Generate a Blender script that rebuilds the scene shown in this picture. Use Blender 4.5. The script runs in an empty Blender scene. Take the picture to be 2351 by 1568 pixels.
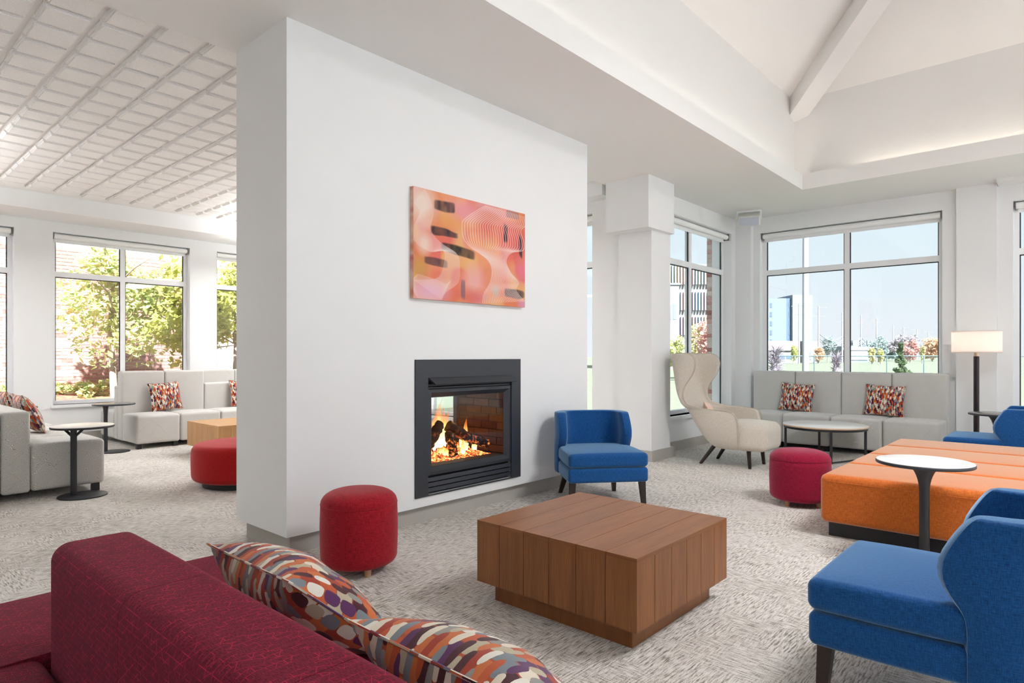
import bpy, bmesh, math, random
from mathutils import Vector, Matrix, noise as mnoise
random.seed(11)
S = bpy.context.scene
C = S.collection
PI = math.pi

# ------------------------------------------------------------------ camera
cd = bpy.data.cameras.new('camera'); cam = bpy.data.objects.new('camera', cd); C.objects.link(cam)
cd.sensor_fit = 'HORIZONTAL'; cd.sensor_width = 36.0; cd.lens = 36.0 * 1452 / 2351
cd.shift_y = 32 / 2351; cd.clip_end = 2000; cd.clip_start = 0.05
cam.location = (0, 0, 1.29); cam.rotation_euler = (PI / 2, 0, math.radians(41.94 - 90))
S.camera = cam

# ------------------------------------------------------------------ view, world, sun
S.view_settings.view_transform = 'Standard'; S.view_settings.look = 'None'
S.view_settings.gamma = 1.0; S.view_settings.use_curve_mapping = False
S.view_settings.exposure = 0.40
S.cycles.diffuse_bounces = 5; S.cycles.glossy_bounces = 2; S.cycles.max_bounces = 7; S.cycles.transparent_max_bounces = 10
S.cycles.use_adaptive_sampling = True; S.cycles.adaptive_threshold = 0.18; S.cycles.adaptive_min_samples = 16
S.cycles.sample_clamp_indirect = 6.0
S.cycles.caustics_reflective = False; S.cycles.caustics_refractive = False
SKY = 0.80
W = bpy.data.worlds.new('sky'); S.world = W; W.use_nodes = True
nt = W.node_tree; nt.nodes.clear()
tc = nt.nodes.new('ShaderNodeTexCoord'); sp = nt.nodes.new('ShaderNodeSeparateXYZ')
rp = nt.nodes.new('ShaderNodeValToRGB'); bg = nt.nodes.new('ShaderNodeBackground'); wo = nt.nodes.new('ShaderNodeOutputWorld')
rp.color_ramp.elements[0].position = 0.0; rp.color_ramp.elements[0].color = (0.90, 0.93, 1.0, 1)
rp.color_ramp.elements[1].position = 0.45; rp.color_ramp.elements[1].color = (0.66, 0.86, 1.0, 1)
e = rp.color_ramp.elements.new(0.14); e.color = (0.80, 0.91, 0.99, 1)
nt.links.new(tc.outputs['Generated'], sp.inputs[0]); nt.links.new(sp.outputs['Z'], rp.inputs[0])
nt.links.new(rp.outputs[0], bg.inputs[0]); bg.inputs[1].default_value = SKY; nt.links.new(bg.outputs[0], wo.inputs[0])

sd = bpy.data.lights.new('sun', 'SUN'); sun = bpy.data.objects.new('sun', sd); C.objects.link(sun)
sd.energy = 19.0; sd.angle = math.radians(1.0); sd.color = (0.95, 0.99, 1.06)
sun.rotation_euler = Vector((-0.28, -0.58, 0.77)).to_track_quat('Z', 'Y').to_euler()
sun.location = (0, -20, 30)

def area(name, loc, direction, sx, sy, power, color=(1, 1, 1), portal=False, spread=PI):
    d = bpy.data.lights.new(name, 'AREA'); o = bpy.data.objects.new(name, d); C.objects.link(o)
    d.shape = 'RECTANGLE'; d.size = sx; d.size_y = sy; d.energy = power; d.color = color; d.spread = spread
    o.location = loc; o.rotation_euler = Vector(direction).to_track_quat('-Z', 'Y').to_euler()
    if portal: d.cycles.is_portal = True
    return o

# LED strips hidden behind the lips of the vault's cove
area('cove_led_strip', (4.8, 2.775, 3.50), (0, 0, 1), 7.6, 0.05, 7, (1.0, 0.90, 0.78))
o = area('cove_led_strip', (8.71, -0.6, 3.50), (0, 0, 1), 5.4, 0.05, 6, (1.0, 0.88, 0.74)); o.rotation_euler = (PI, 0, PI / 2)
area('cove_led_strip', (4.8, -3.295, 3.50), (0, 0, 1), 7.6, 0.05, 7, (1.0, 0.90, 0.78))

# ------------------------------------------------------------------ materials
def lin(r, g, b):
    f = lambda c: (c / 255) / 12.92 if c / 255 <= 0.04045 else ((c / 255 + 0.055) / 1.055) ** 2.4
    return (f(r), f(g), f(b), 1.0)

class NT:
    def __init__(s, name):
        s.m = bpy.data.materials.new(name); s.m.use_nodes = True; s.t = s.m.node_tree
        s.b = s.t.nodes['Principled BSDF']
    def n(s, typ, **kw):
        x = s.t.nodes.new(typ)
        for k, v in kw.items(): setattr(x, k, v)
        return x
    def l(s, a, b): s.t.links.new(a, b)
    def val(s, sock, v):
        if hasattr(v, 'links'): s.l(v, sock)
        else: sock.default_value = v
    def math(s, op, a, b=0.0, c=None):
        x = s.n('ShaderNodeMath', operation=op); s.val(x.inputs[0], a); s.val(x.inputs[1], b)
        if c is not None: s.val(x.inputs[2], c)
        return x.outputs[0]
    def uv(s): return s.n('ShaderNodeUVMap').outputs[0]
    def obj(s): return s.n('ShaderNodeTexCoord').outputs['Object']
    def map(s, v, scale=(1, 1, 1), rot=(0, 0, 0), loc=(0, 0, 0)):
        x = s.n('ShaderNodeMapping'); s.l(v, x.inputs[0]); x.inputs['Scale'].default_value = scale
        x.inputs['Rotation'].default_value = rot; x.inputs['Location'].default_value = loc; return x.outputs[0]
    def noise(s, v, scale, detail=2, rough=0.5, dist=0.0):
        x = s.n('ShaderNodeTexNoise'); s.l(v, x.inputs['Vector']); x.inputs['Scale'].default_value = scale
        x.inputs['Detail'].default_value = detail; x.inputs['Roughness'].default_value = rough; x.inputs['Distortion'].default_value = dist
        return x.outputs['Fac']
    def ramp(s, f, stops, interp='LINEAR'):
        x = s.n('ShaderNodeValToRGB'); s.l(f, x.inputs[0]); cr = x.color_ramp; cr.interpolation = interp
        while len(cr.elements) < len(stops): cr.elements.new(0.5)
        for e, (p, c) in zip(cr.elements, stops): e.position = p; e.color = c
        return x.outputs[0]
    def mix(s, f, a, b, mode='MIX'):
        x = s.n('ShaderNodeMix', data_type='RGBA', blend_type=mode); s.val(x.inputs[0], f); s.val(x.inputs[6], a); s.val(x.inputs[7], b); return x.outputs[2]
    def bump(s, h, strength=0.2, dist=0.01):
        x = s.n('ShaderNodeBump'); s.l(h, x.inputs['Height']); x.inputs['Strength'].default_value = strength; x.inputs['Distance'].default_value = dist
        s.l(x.outputs[0], s.b.inputs['Normal'])
    def col(s, c): s.val(s.b.inputs['Base Color'], c)
    def set(s, **kw):
        for k, v in kw.items(): s.b.inputs[k.replace('_', ' ')].default_value = v

def plain(name, c, rough=0.6, bumpy=0.0, bscale=60, metal=0.0, spec=0.5, var=0.03):
    k = NT(name); v = k.obj(); n = k.noise(v, 3.0, 3)
    dk = tuple(x * (1 - var) for x in c[:3]) + (1,); lt = tuple(min(1, x * (1 + var)) for x in c[:3]) + (1,)
    k.col(k.mix(n, dk, lt)); k.set(Roughness=rough, Metallic=metal, Specular_IOR_Level=spec)
    if bumpy: k.bump(k.noise(v, bscale, 3), bumpy, 0.005)
    return k.m

M = {}
M['wall'] = plain('wall_paint', (0.84, 0.845, 0.85, 1), 0.75, 0.04, 120, var=0.01)
M['ceil'] = plain('ceiling_paint', (0.84, 0.83, 0.815, 1), 0.8, 0.03, 120, var=0.01)
M['base'] = plain('baseboard_vinyl', lin(178, 174, 168), 0.5)
M['frame'] = plain('window_aluminium', lin(240, 241, 243), 0.4, var=0.01)
M['gasket'] = plain('gasket_rubber', lin(38, 40, 46), 0.6)
M['blind'] = plain('blind_fabric', lin(246, 246, 245), 0.7)
M['black'] = plain('black_powder_coat', lin(38, 38, 42), 0.45, 0.05, 300)
M['charcoal'] = plain('charcoal_metal', lin(46, 50, 58), 0.42, 0.04, 200)
M['dark'] = plain('dark_void', lin(20, 18, 17), 0.8)
M['darkwood'] = plain('espresso_wood', lin(44, 32, 26), 0.4, 0.05, 80)
M['palewood'] = plain('pale_wood', lin(190, 150, 112), 0.5)
M['whitetop'] = plain('white_laminate', lin(236, 234, 230), 0.28)
M['greytop'] = plain('grey_laminate', lin(120, 116, 114), 0.22)
M['plyedge'] = plain('plywood_edge', lin(222, 190, 160), 0.5)
M['piping'] = plain('piping_cord', lin(196, 182, 162), 0.8)
M['speaker'] = plain('speaker_plastic', lin(226, 226, 218), 0.5)
M['grille'] = plain('speaker_grille', lin(196, 202, 214), 0.5, 0.2, 400)
M['bronze'] = plain('lamp_bronze', lin(44, 34, 38), 0.35, metal=0.4)
M['brass'] = plain('lamp_collar', lin(176, 160, 140), 0.35, metal=0.6)

def m_tile():
    k = NT('acoustic_tile'); v = k.obj(); n = k.noise(v, 160, 3, 0.6)
    k.col(k.ramp(n, [(0.3, (0.80, 0.785, 0.775, 1)), (0.62, (0.92, 0.91, 0.90, 1))])); k.set(Roughness=0.9); k.bump(n, 0.35, 0.004); return k.m
M['tile'] = m_tile()

def m_carpet():
    k = NT('loop_carpet'); v = k.uv()
    a = k.noise(k.map(v, (15, 130, 1)), 1.0, 2, 0.6); b = k.noise(k.map(v, (130, 15, 1)), 1.0, 2, 0.6)
    sel = k.ramp(k.noise(k.map(v, (1, 1, 1), (0, 0, 0.0)), 3.2, 1), [(0.46, (0, 0, 0, 1)), (0.64, (.85, .85, .85, 1))])
    st = k.mix(sel, a, b)
    sp = k.noise(v, 260, 2, 0.7)
    f = k.math('ADD', k.math('MULTIPLY', st, 0.66), k.math('MULTIPLY', sp, 0.34))
    big = k.noise(v, 1.3, 2)
    f = k.math('ADD', f, k.math('MULTIPLY', k.math('SUBTRACT', big, 0.5), 0.12))
    k.col(k.ramp(f, [(0.40, lin(118, 111, 101)), (0.47, lin(188, 181, 173)), (0.55, lin(222, 217, 211)), (0.68, lin(228, 224, 219))]))
    k.set(Roughness=0.95, Specular_IOR_Level=0.1, Sheen_Weight=0.15); k.bump(k.math('ADD', sp, k.math('MULTIPLY', st, 0.8)), 0.45, 0.004); return k.m
M['carpet'] = m_carpet()

def fabric(name, c_lo, c_hi, scale=420, sheen=0.35, tint=(1, 1, 1, 1), bump=0.3):
    k = NT(name); v = k.uv()
    wx = k.noise(k.map(v, (scale, scale * 0.12, 1)), 1.0, 2, 0.6); wy = k.noise(k.map(v, (scale * 0.12, scale, 1)), 1.0, 2, 0.6)
    f = k.math('MULTIPLY', k.math('ADD', wx, wy), 0.5); sp = k.noise(v, scale * 1.4, 2)
    h = k.math('ADD', k.math('MULTIPLY', f, 0.75), k.math('MULTIPLY', sp, 0.25))
    k.col(k.ramp(h, [(0.36, c_lo), (0.62, c_hi)])); k.set(Roughness=0.9, Specular_IOR_Level=0.15, Sheen_Weight=sheen, Sheen_Roughness=0.45, Sheen_Tint=tint)
    k.bump(h, bump, 0.003); return k.m
M['blue'] = fabric('blue_tweed', lin(12, 50, 102), lin(32, 94, 160), 330, 0.75, (0.5, 0.78, 1, 1))
M['red'] = fabric('red_tweed', lin(112, 10, 22), lin(182, 34, 48), 260, 0.3, (1, 0.6, 0.6, 1))
M['magenta'] = fabric('raspberry_tweed', lin(112, 12, 36), lin(168, 34, 66), 260, 0.35, (1, 0.55, 0.7, 1))
M['scarlet'] = fabric('scarlet_felt', lin(148, 18, 20), lin(186, 36, 36), 300, 0.35, (1, 0.6, 0.6, 1))
M['orange'] = fabric('orange_tweed', lin(178, 82, 20), lin(230, 124, 52), 260, 1.0, (1, 0.86, 0.68, 1))
M['cream'] = fabric('oatmeal_wool', lin(196, 186, 172), lin(226, 218, 206), 300, 0.3)

def m_grey():
    k = NT('grey_contour_weave'); v = k.uv()
    fine = k.noise(v, 150, 2); wob = k.n('ShaderNodeTexNoise'); k.l(v, wob.inputs['Vector']); wob.inputs['Scale'].default_value = 16.0
    dv = k.n('ShaderNodeVectorMath', operation='MULTIPLY_ADD'); k.l(wob.outputs['Color'], dv.inputs[0]); dv.inputs[1].default_value = (.05, .05, 0); k.l(v, dv.inputs[2])
    vo = k.n('ShaderNodeTexVoronoi', distance='MANHATTAN'); vo.voronoi_dimensions = '2D'; k.l(dv.outputs[0], vo.inputs['Vector']); vo.inputs['Scale'].default_value = 5.5
    w = k.math('SINE', k.math('MULTIPLY', vo.outputs['Distance'], 135.0))
    br = k.noise(v, 210, 2)
    f = k.math('ADD', w, k.math('MULTIPLY', k.math('SUBTRACT', br, 0.5), 3.6))
    k.col(k.ramp(k.math('ADD', k.math('MULTIPLY', f, 0.5), 0.5), [(0.20, lin(142, 139, 135)), (0.68, lin(232, 230, 226))]))
    k.set(Roughness=0.92, Specular_IOR_Level=0.1, Sheen_Weight=0.2); k.bump(fine, 0.15, 0.002); return k.m
M['grey'] = m_grey()

def m_burg():
    k = NT('burgundy_linework'); v = k.uv(); 
    def bricks(vv, w, h, mort):
        x = k.n('ShaderNodeTexBrick'); k.l(vv, x.inputs['Vector']); x.inputs['Scale'].default_value = 1.0
        x.inputs['Brick Width'].default_value = w; x.inputs['Row Height'].default_value = h; x.inputs['Mortar Size'].default_value = mort
        x.inputs['Mortar Smooth'].default_value = 0.3
        x.inputs['Color1'].default_value = (0, 0, 0, 1); x.inputs['Color2'].default_value = (0, 0, 0, 1); x.inputs['Mortar'].default_value = (1, 1, 1, 1)
        return x.outputs['Color']
    jit = k.n('ShaderNodeTexNoise'); k.l(v, jit.inputs['Vector']); jit.inputs['Scale'].default_value = 9.0
    a = bricks(v, 0.034, 0.017, 0.0006)
    b = bricks(k.map(v, (1, 1, 1), (0, 0, 0.62), (0.013, 0.02, 0)), 0.046, 0.026, 0.0006)
    s1 = k.ramp(k.noise(v, 26, 1), [(0.42, (0.15, 0.15, 0.15, 1)), (0.58, (1, 1, 1, 1))])
    s2 = k.ramp(k.noise(k.map(v, (1, 1, 1), (0, 0, 0), (5, 3, 0)), 22, 1), [(0.45, (0.05, 0.05, 0.05, 1)), (0.6, (1, 1, 1, 1))])
    lines = k.mix(1.0, k.mix(1.0, a, s1, 'MULTIPLY'), k.mix(1.0, b, s2, 'MULTIPLY'), 'LIGHTEN')
    th = k.noise(k.map(v, (500, 90, 1)), 1.0, 2)
    base = k.ramp(th, [(0.35, lin(92, 20, 36)), (0.65, lin(126, 36, 56))])
    k.col(k.mix(lines, base, lin(200, 36, 74))); k.set(Roughness=0.85, Specular_IOR_Level=0.08, Sheen_Weight=0.06, Sheen_Tint=(1, 0.6, 0.75, 1)); k.bump(th, 0.15, 0.002); return k.m
M['burg'] = m_burg()

def m_pillow(name, nc, nr, slant=0.0):
    k = NT(name); v = k.uv(); x = k.n('ShaderNodeSeparateXYZ'); k.l(k.map(v, (nc, nr, 1), (0, 0, slant)), x.inputs[0])
    cu, cv = x.outputs[0], x.outputs[1]
    def layer(du, dv, seed, wid):
        u = k.math('ADD', cu, du); ci = k.math('FLOOR', u); fu = k.math('SUBTRACT', k.math('FRACT', u), 0.5)
        off = k.math('FRACT', k.math('MULTIPLY', ci, 0.377)); w = k.math('ADD', k.math('ADD', cv, off), dv)
        ri = k.math('FLOOR', w); fv = k.math('SUBTRACT', k.math('FRACT', w), 0.5)
        d = k.math('ADD', k.math('POWER', k.math('DIVIDE', k.math('ABSOLUTE', fu), wid), 2.2), k.math('POWER', k.math('DIVIDE', k.math('ABSOLUTE', fv), 0.47), 3.2))
        cb = k.n('ShaderNodeCombineXYZ'); k.l(ci, cb.inputs[0]); k.l(ri, cb.inputs[1]); cb.inputs[2].default_value = seed
        wn = k.n('ShaderNodeTexWhiteNoise', noise_dimensions='3D'); k.l(cb.outputs[0], wn.inputs['Vector'])
        m = k.math('LESS_THAN', d, 1.0)
        return m, wn.outputs['Value']
    pal = [lin(196, 88, 44), lin(228, 216, 196), lin(92, 42, 92), lin(150, 146, 140), lin(168, 58, 34), lin(232, 226, 214), lin(74, 22, 34), lin(190, 176, 150), lin(124, 132, 140), lin(206, 110, 56)]
    m1, n1 = layer(0.0, 0.0, 1.0, 0.48); m2, n2 = layer(0.5, 0.31, 7.0, 0.30)
    st = [(i / len(pal), c) for i, c in enumerate(pal)]
    c1 = k.ramp(n1, st, 'CONSTANT'); c2 = k.ramp(n2, st, 'CONSTANT')
    c = k.mix(m1, lin(176, 78, 40), c1); c = k.mix(m2, c, c2)
    th = k.noise(v, 420, 2); c = k.mix(0.25, c, k.ramp(th, [(0.3, (0.3, 0.28, 0.26, 1)), (0.7, (1, 1, 1, 1))]), 'MULTIPLY')
    k.col(c); k.set(Roughness=0.85, Specular_IOR_Level=0.2, Sheen_Weight=0.25); k.bump(th, 0.3, 0.002); return k.m
M['pillow'] = m_pillow('leaf_print_fabric', 16, 7)
M['pillow_small'] = m_pillow('leaf_print_fabric_fine', 17, 9)

def m_peach():
    k = NT('peach_print_fabric'); v = k.uv(); n = k.noise(v, 40, 3, 0.7)
    k.col(k.ramp(n, [(0.38, lin(214, 150, 112)), (0.5, lin(236, 206, 190)), (0.65, lin(240, 226, 218))])); k.set(Roughness=0.9, Sheen_Weight=0.2); return k.m
M['peach'] = m_peach()

def m_wood(name, lo, hi, rough=0.38):
    k = NT(name); v = k.uv(); oi = k.n('ShaderNodeObjectInfo')
    sh = k.n('ShaderNodeVectorMath', operation='ADD'); k.l(v, sh.inputs[0])
    cb = k.n('ShaderNodeCombineXYZ'); k.l(k.math('MULTIPLY', oi.outputs['Random'], 9.0), cb.inputs[0]); k.l(k.math('MULTIPLY', oi.outputs['Random'], 5.0), cb.inputs[1]); k.l(cb.outputs[0], sh.inputs[1])
    g = k.noise(k.map(sh.outputs[0], (190, 5, 1)), 1.0, 4, 0.6); c = k.noise(k.map(sh.outputs[0], (14, 1.2, 1)), 1.0, 2, 0.5, 0.6)
    f = k.math('ADD', k.math('MULTIPLY', g, 0.6), k.math('MULTIPLY', c, 0.4))
    f = k.math('ADD', f, k.math('MULTIPLY', k.math('SUBTRACT', oi.outputs['Random'], 0.5), 0.06))
    k.col(k.ramp(f, [(0.28, lo), (0.72, hi)])); k.set(Roughness=rough, Specular_IOR_Level=0.45); k.bump(g, 0.06, 0.002); return k.m
M['wood'] = m_wood('brown_oak', lin(106, 61, 28), lin(158, 101, 56))
M['oak'] = m_wood('honey_oak', lin(170, 122, 74), lin(206, 160, 108))

def m_glass():
    m = bpy.data.materials.new('window_glass'); m.use_nodes = True; t = m.node_tree; t.nodes.clear()
    a = t.nodes.new('ShaderNodeBsdfTransparent'); a.inputs[0].default_value = (0.97, 0.985, 0.98, 1)
    b = t.nodes.new('ShaderNodeBsdfGlossy'); b.inputs['Roughness'].default_value = 0.02
    mx = t.nodes.new('ShaderNodeMixShader'); mx.inputs[0].default_value = 0.04; o = t.nodes.new('ShaderNodeOutputMaterial')
    t.links.new(a.outputs[0], mx.inputs[1]); t.links.new(b.outputs[0], mx.inputs[2]); t.links.new(mx.outputs[0], o.inputs[0]); return m
M['glass'] = m_glass()

def m_brick(name, c1, c2):
    k = NT(name); v = k.obj(); oi = k.n('ShaderNodeObjectInfo'); n = k.noise(v, 34, 4, 0.7)
    f = k.math('ADD', k.math('MULTIPLY', n, 0.6), k.math('MULTIPLY', oi.outputs['Random'], 0.4))
    k.col(k.ramp(f, [(0.3, c1), (0.75, c2)])); k.set(Roughness=0.9); k.bump(n, 0.4, 0.006); return k.m
M['brick'] = m_brick('red_brick', lin(162, 106, 96), lin(212, 170, 158))
M['brick_pale'] = m_brick('sunlit_pale_brick', lin(196, 166, 156), lin(224, 212, 204))  # paler brick, its overexposed sunlight put into the colour
M['brick_fire'] = m_brick('fire_brick', lin(72, 44, 24), lin(112, 72, 40))
M['mortar'] = plain('mortar', lin(222, 216, 210), 0.9, 0.2, 80)
M['fire_mortar'] = plain('fire_mortar', lin(60, 44, 32), 0.9)

def m_leaf(name, stops):
    k = NT(name); v = k.obj(); n = k.noise(v, 5.0, 4, 0.8); k.col(k.ramp(n, stops)); k.set(Roughness=0.8, Specular_IOR_Level=0.2)
    t = k.t; tr = k.n('ShaderNodeBsdfTranslucent'); k.l(k.b.inputs['Base Color'].links[0].from_socket, tr.inputs[0])
    mx = k.n('ShaderNodeMixShader'); mx.inputs[0].default_value = 0.5; out = [x for x in t.nodes if x.type == 'OUTPUT_MATERIAL'][0]
    k.l(k.b.outputs[0], mx.inputs[1]); k.l(tr.outputs[0], mx.inputs[2]); k.l(mx.outputs[0], out.inputs[0]); return k.m
M['leaf_green'] = m_leaf('maple_leaves', [(0.35, lin(160, 178, 112)), (0.5, lin(200, 206, 140)), (0.66, lin(224, 196, 148))])
M['leaf_olive'] = m_leaf('olive_leaves', [(0.35, lin(168, 174, 88)), (0.55, lin(206, 204, 116)), (0.72, lin(224, 206, 136))])
M['leaf_dark'] = m_leaf('conifer_needles', [(0.35, lin(76, 97, 72)), (0.65, lin(124, 142, 101))])
M['leaf_red'] = m_leaf('red_autumn_leaves', [(0.35, lin(192, 146, 141)), (0.65, lin(225, 186, 175))])  # distant haze put into the far foliage colours, paler and less saturated
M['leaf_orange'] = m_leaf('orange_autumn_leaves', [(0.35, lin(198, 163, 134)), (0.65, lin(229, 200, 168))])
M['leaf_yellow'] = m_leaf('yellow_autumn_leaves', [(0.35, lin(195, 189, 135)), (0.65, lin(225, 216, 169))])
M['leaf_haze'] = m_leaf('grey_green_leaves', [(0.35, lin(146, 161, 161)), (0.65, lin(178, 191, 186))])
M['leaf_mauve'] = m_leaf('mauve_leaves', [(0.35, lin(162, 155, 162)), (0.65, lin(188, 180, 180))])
M['twig'] = plain('bare_twigs', lin(136, 126, 134), 0.9)
M['bark'] = plain('bark', lin(168, 150, 138), 0.9, 0.4, 30, var=0.2)
M['grass'] = m_leaf('rough_grass', [(0.3, lin(123, 136, 108)), (0.5, lin(143, 148, 125)), (0.62, lin(154, 148, 136)), (0.72, lin(159, 136, 125))])
M['mulch'] = m_leaf('red_groundcover', [(0.35, lin(176, 96, 84)), (0.5, lin(206, 140, 120)), (0.65, lin(150, 160, 96))])
M['bounce_ground'] = plain('pale_bounce_ground', (.48, .47, .455, 1), 0.9, 0.2, 12)
M['pole'] = plain('weathered_pole', lin(153, 151, 158), 0.9, var=0.08)
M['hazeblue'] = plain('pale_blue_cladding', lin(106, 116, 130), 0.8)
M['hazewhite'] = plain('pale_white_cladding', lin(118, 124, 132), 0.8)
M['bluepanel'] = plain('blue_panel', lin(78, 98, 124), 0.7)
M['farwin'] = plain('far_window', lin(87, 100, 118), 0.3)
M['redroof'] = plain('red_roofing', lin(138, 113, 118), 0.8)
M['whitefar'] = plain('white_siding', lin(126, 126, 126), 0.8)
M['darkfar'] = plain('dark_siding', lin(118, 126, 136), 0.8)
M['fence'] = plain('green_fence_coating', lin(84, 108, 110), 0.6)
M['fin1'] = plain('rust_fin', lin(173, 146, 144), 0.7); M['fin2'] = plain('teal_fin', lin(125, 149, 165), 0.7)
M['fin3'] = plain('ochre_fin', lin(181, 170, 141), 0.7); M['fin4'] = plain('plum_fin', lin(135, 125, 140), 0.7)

# ------------------------------------------------------------------ mesh helpers
class MB:
    def __init__(s): s.v = []; s.f = []
    def add(s, vf):
        o = len(s.v); s.v += [tuple(p) for p in vf[0]]; s.f += [tuple(i + o for i in f) for f in vf[1]]; return s
    def build(s, name, mat, parent=None, smooth=False, uv=True): return mk(name, s.v, s.f, mat, parent, smooth, uv)

def boxuv(me):
    uvl = me.uv_layers.new(name='UVMap'); co = me.vertices
    for p in me.polygons:
        n = p.normal; ax, ay, az = abs(n.x), abs(n.y), abs(n.z)
        for li in p.loop_indices:
            c = co[me.loops[li].vertex_index].co
            uvl.data[li].uv = (c.x, c.y) if az >= ax and az >= ay else ((c.y, c.z) if ax >= ay else (c.x, c.z))

def mk(name, v, f, mat, parent=None, smooth=False, uv=True):
    me = bpy.data.meshes.new(name); me.from_pydata([tuple(p) for p in v], [], f)
    bm = bmesh.new(); bm.from_mesh(me); bmesh.ops.recalc_face_normals(bm, faces=bm.faces); bm.to_mesh(me); bm.free()
    if uv: boxuv(me)
    if smooth:
        me.polygons.foreach_set('use_smooth', [True] * len(me.polygons)); me.set_sharp_from_angle(angle=math.radians(50))
    me.materials.append(M[mat] if isinstance(mat, str) else mat)
    o = bpy.data.objects.new(name, me); C.objects.link(o)
    if parent: o.parent = parent
    return o

def box(x0, x1, y0, y1, z0, z1):
    v = [(x, y, z) for x in (x0, x1) for y in (y0, y1) for z in (z0, z1)]
    return v, [(0, 1, 3, 2), (4, 6, 7, 5), (0, 4, 5, 1), (2, 3, 7, 6), (0, 2, 6, 4), (1, 5, 7, 3)]

def rbox(x0, x1, y0, y1, z0, z1, r, seg=4, crown=0.0, mid=5, fn=None, square=''):
    """a box with rounded edges; crown lifts the middle of its top"""
    lo = (x0, y0 - (r if '-' in square else 0), z0); hi = (x1, y1 + (r if '+' in square else 0), z1)      # square: the y ends left flat
    def ticks(a, b):
        t = [a + r * (1 - math.cos(0)) * 0 + r * (1 - math.tan(PI / 4 * (1 - i / seg))) for i in range(seg + 1)]
        m = [a + r + (b - a - 2 * r) * i / mid for i in range(1, mid)]
        return t + m + [a + b - q for q in reversed(t)]
    T = [ticks(lo[i], hi[i]) for i in range(3)]
    idx = {}; V = []; F = []
    def vid(p):
        k = (round(p[0], 6), round(p[1], 6), round(p[2], 6))
        if k not in idx:
            c = [min(max(p[i], lo[i] + r), hi[i] - r) for i in range(3)]; d = Vector(p) - Vector(c)
            q = Vector(c) + (d.normalized() * r if d.length > 1e-9 else d)
            if crown and q.z > (z0 + z1) / 2:
                a = 2 * (q.x - x0) / (x1 - x0) - 1; b = 2 * (min(max(q.y, y0), y1) - y0) / (y1 - y0) - 1
                if square: b = 0 if square == '+-' else (min(b, 0) if '+' in square else max(b, 0))
                q.z += crown * max(0, 1 - a * a) ** 0.6 * max(0, 1 - b * b) ** 0.6
            q.y = min(max(q.y, y0), y1)
            if fn: q = Vector(fn(q))
            idx[k] = len(V); V.append(tuple(q))
        return idx[k]
    for ax in range(3):
        a, b = [(1, 2), (0, 2), (0, 1)][ax]
        for side in (lo[ax], hi[ax]):
            for i in range(len(T[a]) - 1):
                for j in range(len(T[b]) - 1):
                    q = []
                    for ii, jj in ((i, j), (i + 1, j), (i + 1, j + 1), (i, j + 1)):
                        p = [0, 0, 0]; p[ax] = side; p[a] = T[a][ii]; p[b] = T[b][jj]; q.append(vid(p))
                    if len(set(q)) == 4: F.append(tuple(q))
    return V, F

def cyl(p0, p1, r0, r1=None, n=16):
    r1 = r0 if r1 is None else r1; p0 = Vector(p0); p1 = Vector(p1); d = (p1 - p0).normalized()
    a = d.orthogonal().normalized(); b = d.cross(a); V = []
    for p, r in ((p0, r0), (p1, r1)):
        for i in range(n): t = 2 * PI * i / n; V.append(tuple(p + (a * math.cos(t) + b * math.sin(t)) * r))
    F = [(i, (i + 1) % n, n + (i + 1) % n, n + i) for i in range(n)] + [tuple(range(n))[::-1], tuple(range(n, 2 * n))]
    return V, F

def tube(pts, r, n=8):
    V = []; F = []; P = [Vector(p) for p in pts]; rr = r if isinstance(r, (list, tuple)) else [r] * len(P); a = None
    for i, p in enumerate(P):
        d = (P[min(i + 1, len(P) - 1)] - P[max(i - 1, 0)]).normalized()
        a = d.orthogonal().normalized() if a is None else (a - d * a.dot(d)).normalized()
        b = d.cross(a)
        for j in range(n): t = 2 * PI * j / n; V.append(tuple(p + (a * math.cos(t) + b * math.sin(t)) * rr[i]))
    for i in range(len(P) - 1):
        for j in range(n): F.append((i * n + j, i * n + (j + 1) % n, (i + 1) * n + (j + 1) % n, (i + 1) * n + j))
    F += [tuple(range(n))[::-1], tuple(range((len(P) - 1) * n, len(P) * n))]
    return V, F

def lathe(prof, n=48, cx=0, cy=0):
    V = []; F = []; m = len(prof)
    for r, z in prof:
        for i in range(n): t = 2 * PI * i / n; V.append((cx + r * math.cos(t), cy + r * math.sin(t), z))
    for k in range(m - 1):
        for i in range(n): F.append((k * n + i, k * n + (i + 1) % n, (k + 1) * n + (i + 1) % n, (k + 1) * n + i))
    F += [tuple(range(n))[::-1], tuple(range((m - 1) * n, m * n))]
    return V, F

def prism4(p0, p1):                      # two quads joined
    V = list(p0) + list(p1); return V, [(0, 1, 2, 3), (7, 6, 5, 4), (0, 4, 5, 1), (1, 5, 6, 2), (2, 6, 7, 3), (3, 7, 4, 0)]

def tag(o, label=None, cat=None, group=None, kind=None):
    if label: o['label'] = label
    if cat: o['category'] = cat
    if group: o['group'] = group
    if kind: o['kind'] = kind
    return o

def thing(name, label, cat, loc=(0, 0, 0), rotz=0.0, group=None):
    o = bpy.data.objects.new(name, None); C.objects.link(o); o.location = loc; o.rotation_euler = (0, 0, rotz); o.empty_display_size = 0.1
    return tag(o, label, cat, group)

def struct(name, vf_or_mb, mat, parent=None, smooth=False):
    o = (vf_or_mb if isinstance(vf_or_mb, MB) else MB().add(vf_or_mb)).build(name, mat, parent, smooth)
    if parent is None: o['kind'] = 'structure'
    return o

def sempty(name):
    o = bpy.data.objects.new(name, None); C.objects.link(o); o['kind'] = 'structure'; return o

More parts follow.
